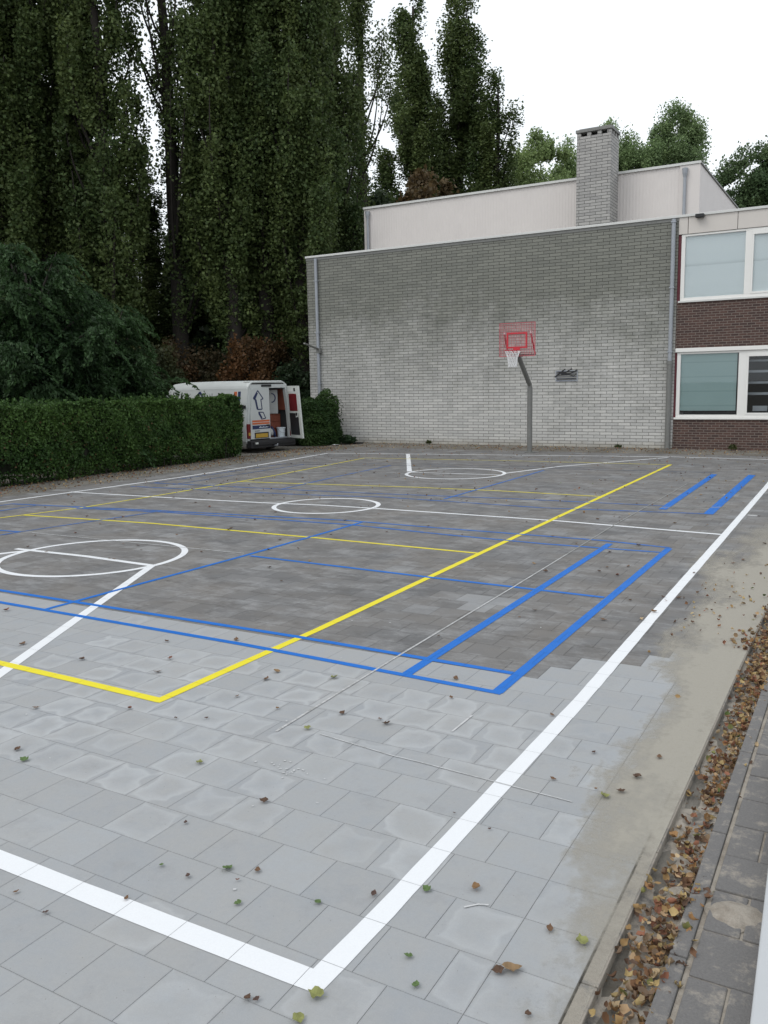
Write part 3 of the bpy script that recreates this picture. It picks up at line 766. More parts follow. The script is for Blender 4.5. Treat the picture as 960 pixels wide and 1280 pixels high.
# hall
HY = WY+3.5; HL, HR, HZ = -9.84, 3.06, 9.16
m = MB()
def ribs(p0, p1, z0, z1, out, pitch=.11, d=.004):
    L = math.hypot(p1[0]-p0[0], p1[1]-p0[1]); n = int(L/pitch); ux, uy = (p1[0]-p0[0])/L, (p1[1]-p0[1])/L
    prof = []
    for i in range(n):
        s = L*i/n; q = L/n
        prof += [(s, 0), (s+q*.42, 0), (s+q*.5, d), (s+q*.92, d)]
    prof.append((L, 0))
    P = [(p0[0]+ux*s+out[0]*o_, p0[1]+uy*s+out[1]*o_) for s, o_ in prof]
    for a, b in zip(P, P[1:]): m.face([(a[0],a[1],z0),(b[0],b[1],z0),(b[0],b[1],z1),(a[0],a[1],z1)])
ribs((HL, HY), (HR, HY), 6.3, HZ, (0, -1)); ribs((HR, HY), (HR, HY+9.5), 6.3, HZ, (1, 0)); ribs((HL, HY+9.5), (HL, HY), 6.3, HZ, (-1, 0))
m.face([(HL, HY+9.5, 6.3), (HR, HY+9.5, 6.3), (HR, HY+9.5, HZ), (HL, HY+9.5, HZ)])
hall = B(m, 'hall_wall', M['cladding'])
m = MB(); m.box(HL-.05, HR+.05, HY-.06, HY+9.55, HZ+.002, HZ+.055); B(m, 'hall_roof', M['oldmetal'], hall)
m = MB(); m.box(-9.84+.0, HR+.055, HY-.068, HY-.061, HZ-.02, HZ+.06); B(m, 'hall_roof_edge', M['trim'], hall)
m = MB(); m.box(HR-.62, HR+.03, HY-.034, HY-.026, 6.5, HZ-.02); B(m, 'corner_panel', M['cladding'], hall)
for x in (-9.62, 2.62): pipe(x, 6.7, 8.75, 'zinc', .05, y=HY-.1, hopper=True)
# chimney
CX0, CX1, CY0, CY1, CZ = -.76, .40, WY+2.45, WY+3.46, 10.28
m = MB(); m.box(CX0, CX1, CY0, CY1, 6.5, CZ); chim = B(m, 'chimney', M['chimbrick'])
m = MB()
for x in (CX0, CX0+.35, CX0+.70, CX1-.13):
    m.box(x, x+.13, CY0, CY0+.13, CZ, CZ+.13); m.box(x, x+.13, CY1-.13, CY1, CZ, CZ+.13)
for y in (CY0+.29, CY0+.6): m.box(CX0, CX0+.13, y, y+.13, CZ, CZ+.13); m.box(CX1-.13, CX1, y, y+.13, CZ, CZ+.13)
B(m, 'cap_support', M['chimbrick'], chim)
m = MB(); m.box(CX0-.04, CX1+.04, CY0-.04, CY1+.04, CZ+.13, CZ+.23); m.box(CX0+.06, CX1-.06, CY0+.05, CY1-.06, CZ+.23, CZ+.27); B(m, 'cap', M['concrete'], chim, bevel=.01)
m = MB(); m.box(CX0+.2, CX1-.2, CY0+.2, CY1-.2, CZ, CZ+.1); B(m, 'flue', M['black'], chim)
# floodlight under the roof edge
m = MB(); m.box(3.62, 3.86, FY-.22, FY-.06, 6.80, 6.90); m.box(3.68, 3.8, FY-.07, FY-.03, 6.82, 6.88); B(m, 'floodlight', M['black'], bevel=.012)
# vent grille with black paint scrawl
vx0, vx1, vz0, vz1 = -.61, .13, 2.13, 2.48
m = MB(); t = .028
m.box(vx0, vx1, WY-.02, WY-.002, vz0, vz0+t); m.box(vx0, vx1, WY-.02, WY-.002, vz1-t, vz1); m.box(vx0, vx0+t, WY-.02, WY-.002, vz0+t, vz1-t); m.box(vx1-t, vx1, WY-.02, WY-.002, vz0+t, vz1-t)
vent = B(m, 'vent_grille', M['zinc'])
m = MB(); m.box(vx0+t, vx1-t, WY-.008, WY-.003, vz0+t, vz1-t); B(m, 'vent_back', M['navy'], vent)
m = MB()
z = vz0+.045
while z < vz1-.05: m.face([(vx0+t, WY-.018, z), (vx1-t, WY-.018, z), (vx1-t, WY-.009, z+.04), (vx0+t, WY-.009, z+.04)]); z += .055
B(m, 'slat', M['oldmetal'], vent)
m = MB()
def stroke(pts_, w=.022, y=WY-.024):
    for a, b in zip(pts_, pts_[1:]): m.bar((a[0], y, a[1]), (b[0], y-.0005, b[1]), .003, w)
stroke([(vx0-.02, 2.27), (-.5, 2.37), (-.32, 2.5), (-.28, 2.52)], .04); stroke([(-.5, 2.42), (-.3, 2.40), (-.12, 2.50), (-.06, 2.53)], .035)
stroke([(-.42, 2.36), (-.1, 2.39), (.06, 2.46), (.1, 2.5)], .03); stroke([(-.55, 2.43), (-.2, 2.44), (.13, 2.46)], .018); stroke([(-.58, 2.33), (-.2, 2.35), (.1, 2.33)], .015)
stroke([(-.56, 2.2), (.08, 2.21)], .012); stroke([(-.2, 2.36), (.0, 2.29), (.1, 2.4)], .014)
B(m, 'black_graffiti', M['black'], vent)

# ------------------------------------------------------------------ basketball hoop
hp = thing('basketball_hoop', 'basketball hoop on a kinked grey pole with red mesh backboard before the grey wall', 'basketball hoop', (-.55, 11.93, 0))
m = MB(); m.tube([(0,0,-.1),(0,0,1.98)], .078, 16); m.tube([(0,0,0),(0,0,.03)], .15, 16); m.tube([(0,.0,1.93),(0,-.03,2.06),(0,-.98,2.88)], .068, 16); m.build('pole', M['oldmetal'], hp, smooth=False)
BYL = -1.08; h0, h1 = 2.885, 3.81; bw = .525
m = MB()
for i in range(22): x = -bw+2*bw*i/21; m.box(x-.004, x+.004, BYL-.006, BYL+.006, h0, h1)
for i in range(20): z = h0+(h1-h0)*i/19; m.box(-bw, bw, BYL+.0065, BYL+.015, z-.004, z+.004)
m.build('backboard', M['redmesh'], hp)
m = MB(); e = .016
m.box(-bw-e, bw+e, BYL-.012, BYL+.02, h1, h1+e); m.box(-bw-e, bw+e, BYL-.012, BYL+.02, h0-e, h0); m.box(-bw-e, -bw, BYL-.012, BYL+.02, h0, h1); m.box(bw, bw+e, BYL-.012, BYL+.02, h0, h1); m.build('board_frame', M['redmesh'], hp)
m = MB(); a, b, z0, z1, t = -.31, .31, 3.10, 3.55, .05
for q in ((a, b, z0, z0+t), (a, b, z1-t, z1), (a, a+t, z0+t, z1-t), (b-t, b, z0+t, z1-t)): m.box(q[0], q[1], BYL-.03, BYL-.013, q[2], q[3])
m.build('target_rectangle', M['red'], hp)
m = MB(); m.bar((-.42, -.72, 2.92), (.44, -.72, 2.92), .045); m.bar((0, -.72, 2.92), (0, -.98, 2.86), .08); m.bar((0, -.98, 2.9), (0, BYL+.03, 3.05), .1, .06); m.build('cross_bar', M['oldmetal'], hp)
for sx in (-1, 1):
    m = MB(); m.bar((sx*.42, -.72, 2.92), (sx*.40, BYL+.03, 3.52), .035); m.build('strut', M['red'], hp)
    m = MB(); m.box(sx*.40-.03, sx*.40+.03, BYL+.016, BYL+.06, 3.5, 3.58); m.build('bolt_plate', M['net'], hp)
RC = (0, BYL-.36, 3.03); rr_ = .225
m = MB(); n = 40
for k in range(n):
    a0, a1 = 2*PI*k/n, 2*PI*(k+1)/n
    m.tube([(rr_*math.cos(a0), RC[1]+rr_*math.sin(a0), RC[2]), (rr_*math.cos(a1), RC[1]+rr_*math.sin(a1), RC[2])], .011, 8, False)
m.box(-.09, .09, BYL-.14, BYL-.03, RC[2]-.05, RC[2]+.012)
m.box(-.1, .1, BYL-.04, BYL-.031, RC[2]-.05, RC[2]+.12)
rim = m.build('rim', M['red'], hp)
m = MB(); nn_ = 12; lv = [(0, 1.0, 0), (-.11, .78, .5), (-.22, .62, 0), (-.31, .56, .5), (-.40, .53, 0), (-.47, .56, .5)]
for k in range(nn_):
    for (za, ra, pa), (zb, rb, pb) in zip(lv, lv[1:]):
        for s in (0, 1):
            if pa == 0: a0 = 2*PI*k/nn_; a1 = 2*PI*(k+(.5 if s else -.5))/nn_
            else: a0 = 2*PI*(k+.5)/nn_; a1 = 2*PI*(k+s)/nn_
            m.tube([(rr_*ra*math.cos(a0), RC[1]+rr_*ra*math.sin(a0), RC[2]+za), (rr_*rb*math.cos(a1), RC[1]+rr_*rb*math.sin(a1), RC[2]+zb)], .0075, 5, False)
m.build('net', M['net'], hp)

# ------------------------------------------------------------------ delivery van (local: +x forward, +y left, rear at x=0)
FWD = R(90+81)     # heading angle from +X axis
vx, vy = -9.15, 9.15   # rear left corner
hd = Vector((math.cos(FWD), math.sin(FWD))); lf = Vector((-math.sin(FWD), math.cos(FWD)))
ctr = Vector((vx, vy))-lf*.97
van = thing('delivery_van', 'white delivery van behind the hedge with its right rear door swung open', 'van', (ctr.x, ctr.y, -.14), FWD); van.scale = (1, 1.04, 1)
def prof(top, wb=.97, wt=.80, z0=.42, n=6):
    """half cross-section from bottom centre round to top centre, mirrored"""
    pts_ = [(wb-.05, z0), (wb-.01, z0+.12), (wb, z0+.5)]
    zt = top
    sh = min(.28, (zt-z0)*.2)
    zsh = zt-sh
    for i in range(1, 4):
        t = i/3; pts_.append((wb+(wt+.03-wb)*t**1.5, z0+.5+(zsh-z0-.5)*t))
    for i in range(1, n+1):
        a = PI/2*i/n; pts_.append((wt-.17+.2*math.cos(a), zsh+sh*math.sin(a)))
    return pts_
def loft(secs, close_front=True):
    m = MB(); rings = []
    for x, hp_ in secs:
        full = [(x, y, z) for y, z in hp_]+[(x, -y, z) for y, z in reversed(hp_)]
        rings.append(len(m.v)); m.v += full
    n = len(full)
    for a, b in zip(rings, rings[1:]):
        for k in range(n): m.f.append((a+k, a+(k+1) % n, b+(k+1) % n, b+k)); m.attr.append(None)
    if close_front: m.f.append(tuple(rings[-1]+k for k in range(n))); m.attr.append(None)
    return m
TOP = 2.44
secs = [(0.0, prof(TOP-.03)), (.08, prof(TOP)), (1.5, prof(TOP+.01)), (3.3, prof(TOP)), (3.95, prof(TOP-.05)), (4.3, prof(TOP-.25, .97, .72)), (4.75, prof(1.52, .96, .82)), (5.2, prof(1.25, .93, .8)), (5.45, prof(1.05, .86, .7)), (5.55, prof(.85, .78, .6))]
body = loft(secs).build('body', M['van'], van, smooth=False)
so_ = body.modifiers.new('solid', 'SOLIDIFY'); so_.thickness = .05; so_.offset = 1
body.modifiers.new('bev', 'BEVEL').width = .01
# cargo bulkhead
m = MB(); m.box(3.0, 3.05, -.86, .86, .5, 2.2); m.build('bulkhead', M['dark'], van)
m = MB(); m.box(.02, 3.0, -.9, .9, .5, .56); m.build('load_floor', M['oldmetal'], van)
# rear surround (ring) following the tapered outline; left door closed
def rear_y(z): # half width of the body at height z
    t = min(1, max(0, (z-.9)/1.25)); return .97-.14*t**1.5
m = MB()
zs_ = [.52, .9, 1.3, 1.7, 2.05, 2.25]
for s in (-1, 1):
    for a, b in zip(zs_, zs_[1:]):
        ya, yb = rear_y(a), rear_y(b)
        m.face([(-.035, s*ya, a), (-.035, s*(ya-.10), a), (-.035, s*(yb-.10), b), (-.035, s*yb, b)][::s])
        m.face([(-.035, s*ya, a), (-.035, s*yb, b), (.05, s*(yb+.03), b), (.05, s*(ya+.03), a)][::s])
        m.face([(-.035, s*(ya-.1), a), (.08, s*(ya-.1), a), (.08, s*(yb-.1), b), (-.035, s*(yb-.1), b)][::s])
m.box(-.035, .06, -.80, .80, 2.25, 2.37)
m.build('rear_surround', M['van'], van)
# left door, tapered: local y from +.02 to rear_y
def door_mesh(yi, sgn, th, x0, zlo=.6, zhi=2.25, inset=.09):
    m = MB(); q = []
    for z in (zlo, 1.3, 1.8, zhi):
        yo = rear_y(z)-inset; q.append((yi, sgn*yo, z))
    for (a0, a1, za), (b0, b1, zb) in zip(q, q[1:]):
        for xx, fl in ((x0-th, 1), (x0, -1)):
            f = [(xx, a0, za), (xx, a1, za), (xx, b1, zb), (xx, b0, zb)]; m.face(f if fl*sgn < 0 else f[::-1])
        m.face([(x0-th, a1, za), (x0, a1, za), (x0, b1, zb), (x0-th, b1, zb)]); m.face([(x0-th, a0, za), (x0-th, b0, zb), (x0, b0, zb), (x0, a0, za)])
    m.face([(x0-th, q[0][0], zlo), (x0-th, q[0][1], zlo), (x0, q[0][1], zlo), (x0, q[0][0], zlo)]); m.face([(x0-th, q[-1][0], zhi), (x0, q[-1][0], zhi), (x0, q[-1][1], zhi), (x0-th, q[-1][1], zhi)])
    return m
ld = door_mesh(.03, 1, .05, -.03).build('rear_door', M['van'], van); ld['label'] = 'closed left rear door with a black arrow emblem and orange stripes'
X = -.084
def flat(pts_, z_or_x, th=.003):
    """extruded flat shape in the y-z plane facing backwards"""
    m = MB(); n = len(pts_); f = [(z_or_x-th, y, z) for y, z in pts_]; b = [(z_or_x, y, z) for y, z in pts_]
    m.face(f); m.face(b[::-1])
    for i in range(n): m.face([f[i], b[i], b[(i+1) % n], f[(i+1) % n]])
    return m
def outline(pts_, wdt, x):
    m = MB(); n = len(pts_)
    for i in range(n):
        a, b = pts_[i], pts_[(i+1) % n]; m.bar((x, a[0], a[1]), (x-.0006, b[0], b[1]), .003, wdt)
    return m
# seen from behind, image left = +y
arrow = [(.72, 1.92), (.52, 2.17), (.30, 1.90), (.40, 1.88), (.36, 1.56), (.56, 1.56), (.62, 1.90)]
outline(arrow, .035, X).build('arrow_emblem', M['navy'], ld)
m = MB(); m.bar((X-.001, .68, 1.88), (X-.001, .54, 2.1), .003, .06); m.bar((X-.001, .62, 1.87), (X-.001, .56, 1.58), .003, .07); m.build('arrow_emblem', M['navy'], ld)
outline([(.52, 1.47), (.32, 1.46), (.22, 1.26), (.40, 1.24)], .03, X).build('arrow_emblem', M['navy'], ld)
m = MB(); m.bar((X-.001, .50, 1.44), (X-.001, .39, 1.27), .003, .07); m.build('arrow_emblem', M['navy'], ld)
flat([(.80, 1.07), (.80, 1.21), (.06, 1.21), (.06, 1.07)], X+.002).build('orange_stripe', M['orange'], ld)
m = MB(); m.box(X-.004, X-.001, .06, .80, 1.132, 1.148); m.build('stripe_gap', M['van'], ld)
flat([(.80, .92), (.80, 1.04), (.04, 1.04), (.04, .92)], X+.002).build('navy_stripe', M['navy'], ld)
m = MB()
for i in range(9): y = .52-.045*i; m.box(X-.004, X-.001, y-.026, y, .955, .985+.02*(i % 3 == 1))
m.build('door_lettering', M['bucket'], ld)
m = MB(); m.box(X-.004, X, .50, .70, .85, .87); m.build('small_badge', M['black'], ld)
m = MB(); m.box(X-.012, X, .16, .68, .52+.12, .52+.25); pl = m.build('number_plate', M['plate'], ld)
m = MB(); m.box(X-.006, X-.001, .12, .72, .62, .81); m.build('plate_recess', M['black'], ld)
m = MB(); m.box(X-.02, X, .08, .2, 1.0, 1.05); m.build('handle', M['black'], ld)
def side_y0(z):
    t = min(1, max(0, (z-.92)/(2.16-.92))); return .97-.14*t**1.5+.056
# lights, bumper
m = MB(); m.box(-.075, .0, .865, .985, .62, 1.1); tl = m.build('tail_light', M['vred'], van, bevel=.015)
m = MB(); m.box(-.08, -.074, .885, .965, .72, .82); m.build('lens', M['plate'], tl)
m = MB(); m.box(-.075, .0, -.965, -.885, .62, 1.1); m.build('tail_light', M['vred'], van, bevel=.015)
m = MB(); m.box(-.2, .06, -.98, .98, .30, .56); m.box(-.24, -.18, -.9, .9, .38, .52); m.build('bumper', M['black'], van, bevel=.03)
m = MB(); m.box(-.245, -.24, .72, .84, .44, .50); m.build('reflector', M['vandoor'], van)
m = MB(); m.tube([(-.2, 0, .36), (-.36, 0, .36), (-.36, 0, .42)], .025, 10); m.build('tow_ball', M['zinc'], van, smooth=True)
m = MB(); m.box(-.06, -.03, -.1, .32, 2.29, 2.36); m.build('brake_light', M['black'], van)
m = MB(); m.box(.02, .3, .35, .78, TOP-.03, TOP+.05); m.build('roof_fitting', M['van'], van, bevel=.03)
m = MB(); m.box(-.02, .14, .985, 1.0, 1.62, 1.70); m.box(.12, .3, .93, .975, 1.6, 1.72); m.build('door_hinge', M['black'], van)
m = MB(); m.box(.0, .1, -.78, .0, .50, .6); m.build('door_sill', M['zinc'], van)
for xs_ in (1.72, 3.35):
    m = MB(); m.bar((xs_, .97+.058, .55), (xs_, 1.026, 1.0), .012, .012); m.bar((xs_, 1.026, 1.0), (xs_, side_y0(2.1)+.002, 2.1), .012, .012); m.build('panel_seam', M['black'], van)
m = MB(); m.box(.3, 5.0, 1.015, 1.04, .72, .80); m.build('side_rubbing_strip', M['black'], van, bevel=.006)
# side stripes and emblem on the van's left flank (follows the tapered side)
def side_y(z):
    z0 = .42; zsh = TOP-.28
    t = min(1, max(0, (z-z0-.5)/(zsh-z0-.5))); return .97+(.83-.97)*t**1.5+.056
def sidestrip(x0, x1, z0, z1, n=5):
    m = MB()
    for i in range(n):
        a = z0+(z1-z0)*i/n; b = z0+(z1-z0)*(i+1)/n
        m.face([(x0, side_y(a), a), (x1, side_y(a), a), (x1, side_y(b), b), (x0, side_y(b), b)][::-1])
    o = m.build('x', M['orange'], van); s = o.modifiers.new('s', 'SOLIDIFY'); s.thickness = .004; return o
o = sidestrip(.48, .62, .7, 2.15); o.name = 'orange_side_stripe'
o = sidestrip(.30, .43, .7, 2.15); o.name = 'navy_side_stripe'; o.data.materials[0] = M['navy']
m = MB()
for a, b in (((2.58, 1.93), (2.34, 2.15)), ((2.34, 2.15), (2.14, 1.93)), ((2.48, 1.95), (2.48, 1.55)), ((2.22, 1.95), (2.22, 1.55))): m.bar((a[0], side_y(a[1])+.003, a[1]), (b[0], side_y(b[1])+.003, b[1]), .05, .05)
m.build('arrow_emblem', M['navy'], van)
m = MB(); m.bar((.3, .86, 2.2), (3.4, .86, 2.22), .02, .03); m.build('roof_gutter', M['trim'], van)
# cab glass
m = MB(); m.face([(4.06, -.66, 2.16), (4.06, .66, 2.16), (4.5, .80, 1.5), (4.5, -.80, 1.5)]); o = m.build('windscreen', M['glassdark'], van); o.location.x = .36
for s in (1,):
    m = MB(); m.box(3.35, 4.1, .93, .985, 1.45, 1.95); m.build('cab_window', M['black'], van)
for nm, xx in (('wheel', 1.0), ('wheel', 4.2)):
    for s in (-1, 1):
        m = MB(); m.tube([(xx, s*.78, .46), (xx, s*.80, .46), (xx, s*.97, .46), (xx, s*.99, .46)], [.28, .32, .32, .28], 26); wh = m.build('wheel', M['rubber'], van)
        m = MB(); m.tube([(xx, s*.95, .46), (xx, s*1.0, .46)], [.2, .19], 20); m.build('rim', M['zinc'], wh)
for s in (-1, 1):
    m = MB(); m.box(5.1, 5.2, s*.62-.14, s*.62+.14, .78, .98); [m.v.__setitem__(i, (v[0]+.3, v[1], v[2])) for i, v in enumerate(m.v)]; m.build('headlight', M['glass'], van, bevel=.02)
# right door, open: hinged at right rear edge, local frame turned
hinge = bpy.data.objects.new('rear_door', None); C.objects.link(hinge); hinge.parent = van
W_ = .80
zl, zh = .55, 2.30
def dpt(u, v):  # u 0 hinge..1 free edge, v 0..1 up; inner side faces +y; door extends backwards (-x)
    lean = .10*v
    return (u*W_*(1-.06*v), lean)
m = MB(); th = .055
cor = []
def dq(u0, u1, v0, v1, y_off, thick, mat, name, par, nseg=1, bv=0):
    mb = MB(); F_ = []; Bk = []
    for u, v in ((u0, v0), (u1, v0), (u1, v1), (u0, v1)):
        a, l = dpt(u, v); z = zl+(zh-zl)*v
        F_.append((-a, y_off+l, z)); Bk.append((-a, y_off-thick+l, z))
    mb.face(F_); mb.face(Bk[::-1])
    for i in range(4): mb.face([F_[i], Bk[i], Bk[(i+1) % 4], F_[(i+1) % 4]])
    return mb.build(name, mat, par, bevel=bv)
hinge.name = 'rear_door_hinge'
pd = dq(0, 1, 0, 1, 0, th, M['vandoor'], 'open_rear_door', van, bv=.02); bpy.data.objects.remove(hinge)
pd.location = (-.03, -.91, 0); pd.rotation_euler.z = R(-14)
pd['label'] = 'open right rear door showing its inner side with a dark red window'
dq(.15, .80, .52, .85, .004, .01, M['vred'], 'door_window', pd, bv=.004)
dq(.10, .82, .06, .48, .004, .01, M['black'], 'inner_panel', pd, bv=.004)
dq(.62, .80, .40, .50, .012, .01, M['vandoor'], 'latch_plate', pd); dq(.65, .76, .43, .49, .018, .01, M['black'], 'latch', pd); dq(.70, .80, .34, .41, .018, .01, M['black'], 'latch', pd)
dq(.62, .74, .90, .96, .008, .01, M['black'], 'door_vent', pd); dq(.06, .5, .89, .93, .006, .01, M['trim'], 'label_strip', pd)
m = MB(); m.box(-.05, .02, -.96, -.91, 1.65, 1.72); m.box(-.05, .02, -.98, -.93, .85, .92); m.build('door_hinge', M['black'], van)
# cargo, separate things
def V(x, y, z=0): return (ctr.x+hd.x*x+lf.x*y, ctr.y+hd.y*x+lf.y*y, z)
m = MB(); m.box(.09, 3.0, -.885, -.875, .57, 1.5); m.box(.09, 3.0, .875, .885, .57, 1.5); m.box(.3, 3.0, -.8, .8, 2.2, 2.21); m.build('added_dark_lining', M['dark'], van)  # near-black sheets added to give the hold its shade by colour
m = MB(); m.box(.09, 3.0, -.86, -.80, 1.5, 2.2); m.build('added_dark_lining', M['redwood'], van)  # dark red-brown sheet added along the upper right wall of the hold
VZ = .42
cb = thing('cabinet', 'red brown wooden drawer cabinet inside the open van behind the white bucket', 'cabinet', V(.62, -.60, VZ), FWD)
m = MB(); m.box(-.28, .5, -.26, .24, .0, .80); m.build('carcass', M['redwood'], cb, bevel=.01)
for z in (.08, .32, .56): m = MB(); m.box(-.30, -.282, -.22, .2, z, z+.19); m.box(-.31, -.3, -.05, .05, z+.08, z+.1); m.build('drawer', M['redwood'], cb, bevel=.006)
cx_ = thing('crate', 'red brown crate standing on the drawer cabinet inside the van', 'crate', V(.72, -.62, VZ+.80), FWD)
m = MB(); m.box(-.25, .25, -.22, .22, 0, .03)
for z in (.04, .11, .18): m.box(-.25, .25, -.22, -.2, z, z+.05); m.box(-.25, .25, .2, .22, z, z+.05); m.box(-.25, -.23, -.2, .2, z, z+.05); m.box(.23, .25, -.2, .2, z, z+.05)
m.build('slatted_box', M['redwood'], cx_)
pn = thing('sign_panel', 'white panel with a dark curved mark standing upright inside the van', 'panel', V(.36, -.50, VZ+.82), FWD-R(38))
pn.location.z = VZ+.82
m = MB(); m.box(0, .025, -.20, .20, 0, .80); m.build('board', M['dimpanel'], pn, bevel=.004)
m = MB(); m.bar((-.004, .09, .12), (-.004, .09, .70), .004, .035)
for i in range(9):
    a0, a1 = -PI/2+PI*i/9, -PI/2+PI*(i+1)/9; m.bar((-.005, .01-.13*math.cos(a0), .53+.15*math.sin(a0)), (-.005, .01-.13*math.cos(a1), .53+.15*math.sin(a1)), .004, .04)
m.build('painted_mark', M['navy'], pn)
bk = thing('paint_bucket', 'white plastic bucket standing on the load floor at the open door of the van', 'bucket', V(.13, -.66, VZ), FWD)
m = MB(); m.tube([(0,0,0),(0,0,.02),(0,0,.34)], [.105,.12,.14], 24); m.tube([(0,0,.32),(0,0,.355)], .15, 24); m.build('pail', M['bucket'], bk, smooth=False)
m = MB(); m.tube([(0, -.145, .3), (-.1, -.1, .2), (-.135, 0, .16), (-.1, .1, .2), (0, .145, .3)], .006, 6); m.build('handle', M['zinc'], bk)
sk = thing('cement_sack', 'pale crumpled sack slumped on the van load floor left of the bucket', 'sack', V(.24, -.24, VZ), FWD)
m = MB(); m.tube([(0,-.15,.10),(0,-.1,.17),(0,0,.22),(0,.1,.16),(0,.15,.1)], [.05,.12,.14,.12,.06], 14); m.build('bag', M['dimpanel'], sk, smooth=True)
m = MB(); m.tube([(-.1,-.14,.02),(-.12,-.08,.22),(-.06,-.03,.40)], [.05,.05,.03], 8); m.build('cloth', M['navy'], sk, smooth=True)

# scrap by the wall
m = MB(); m.box(-.28, .26, -.07, .08, 0, .03); m.bar((-.2, 0, .03), (.3, .02, .06), .1, .02)
o = m.build('scrap_plate', M['black'], bevel=.01); o.location = (-7.95, 13.9, .01); o.rotation_euler.z = .3; tag(o, 'black scrap plate lying on the soil at the left foot of the grey wall', 'scrap')
m = MB(); m.face([(0,0,.02),(.22,.03,.05),(.24,.14,.02),(.02,.12,.04)]); o = m.build('paper_scrap', M['net']); o.location = (-8.35, 12.9, .01)
o.modifiers.new('s', 'SOLIDIFY').thickness = .004; tag(o, 'small crumpled white paper scrap on the soil in front of the wall bush', 'litter')

# ------------------------------------------------------------------ vegetation
def tn(shape, lim=1.5):
    return np.clip(RNG.normal(size=shape)*.85, -lim, lim)
def fit_noise(P, f=.9, seed=0):
    """cheap smooth 3-D noise 0..1 from summed sines"""
    r = np.random.default_rng(seed); v = np.zeros(len(P))
    for k in range(7):
        q = r.normal(size=3)*f*(1+.5*k); v += np.sin(P @ q + r.random()*6.28)/(1+.4*k)
    return .5+v/5.5
def newobj(name, me, parent=None):
    o = bpy.data.objects.new(name, me); C.objects.link(o)
    if parent: o.parent = parent
    return o
def poplar_meshes(H, Rm, nleaf, seed, base, alt, size=.17, open_=0.0, z_first=2.0, nstem=26, top=1.0):
    r = random.Random(seed); tr = MB()
    bend = [(r.uniform(-.12, .12)*i, r.uniform(-.12, .12)*i) for i in range(9)]
    tr.tube([(bend[i][0]*.25, bend[i][1]*.25, H*.96*i/8) for i in range(9)], [.36*(1-i/8.6)+.03 for i in range(9)], 10)
    P = []; cl = []
    tot = 0; stems = []
    for s in range(nstem):
        t = (s+.5)/nstem
        z0 = z_first+(H*.80-z_first)*t**1.1*r.uniform(.85, 1.1); ang = r.uniform(0, 2*PI)
        L = (H*.24)*(1-.45*t)*r.uniform(.75, 1.25); rad = Rm*(1-.55*t**2.2)*r.uniform(.55, 1.05)
        pts_ = []
        for i in range(6):
            u = i/5; rr = rad*(1-(1-u)**2.0); pts_.append(Vector((rr*math.cos(ang+.3*u), rr*math.sin(ang+.3*u), z0+L*(.15*u+.85*u**1.15))))
        tr.tube(pts_, [.075*(1-.8*i/5)*(1.2-.6*t) for i in range(6)], 6); stems.append((pts_, L, rad))
        tot += L
    stems.append(([Vector((0, 0, H*(.72+.28*i/5))) for i in range(6)], H*.26, Rm*.5)); tot += H*.2
    for pts_, L, rad in stems:
        n = int(nleaf*L/tot); plum = r.uniform(.26, .50)*Rm*.62; tone = r.random(); k = r.uniform(.65, 1.25)*(1-open_*r.random())
        n = int(n*k); u = RNG.random(n)**.8; 
        A = np.array([list(p) for p in pts_]); idx = np.minimum((u*5).astype(int), 4); fr = (u*5-idx)[:, None]
        c = A[idx]*(1-fr)+A[idx+1]*fr
        # side sprigs: leaves bunch in tufts along the stem
        nt_ = max(4, int(L*4.5)); tufts = tn((nt_, 3))*[plum, plum, plum*.9]; which = RNG.integers(0, nt_, n)
        ut = RNG.random(nt_); it = np.minimum((ut*5).astype(int), 4); ft = (ut*5-it)[:, None]; tc_ = A[it]*(1-ft)+A[it+1]*ft+tufts*(1.0-.65*ut[:, None])
        Q = tc_[which]+tn((n, 3))*[.19, .19, .34]*(Rm/1.7)
        far_ = RNG.random(n) < .35; Q[far_] = c[far_]+tn((far_.sum(), 3), 1.3)*[plum*.8, plum*.8, .3]
        P.append(Q); cl.append(np.clip(tone*.6+RNG.random(nt_)[which]*.5, 0, 1))
    P = np.concatenate(P); cl = np.concatenate(cl); keep = fit_noise(P, .9, seed) > .20+.22*open_; P = P[keep]; cl = cl[keep]
    me_t = tr
    me_c = foliage_mesh('crown', P, size, colvar(len(P), base, alt, .3, cl), droop=.25, elong=1.4)
    return me_t, me_c
DG, OL = (.034, .068, .022), (.120, .155, .048)
LG = (.045, .085, .028)
variants = []
for i, (H, Rm, nl, op) in enumerate([(27, 1.95, 105000, .05), (26, 1.8, 90000, .1), (28, 2.2, 52000, .65), (25, 1.65, 76000, .2)]):
    t_, c_ = poplar_meshes(H, Rm, nl, 100+i, DG, OL, .14, op, 3.2 if i != 2 else 4.0, 30)
    to = t_.build('trunk', M['bark'], smooth=True); tm = to.data; bpy.data.objects.remove(to); variants.append((tm, c_, H))
def plant(name, v, x, y, sc_, rz, label, cat, group, sz=None):
    root = thing(name, label, cat, (x, y, 0), rz, group); root.scale = (sc_, sc_, sz or sc_)
    newobj('trunk', v[0], root); newobj('crown', v[1], root); return root
ROW = 'tall poplars standing in a row behind the van and the building'
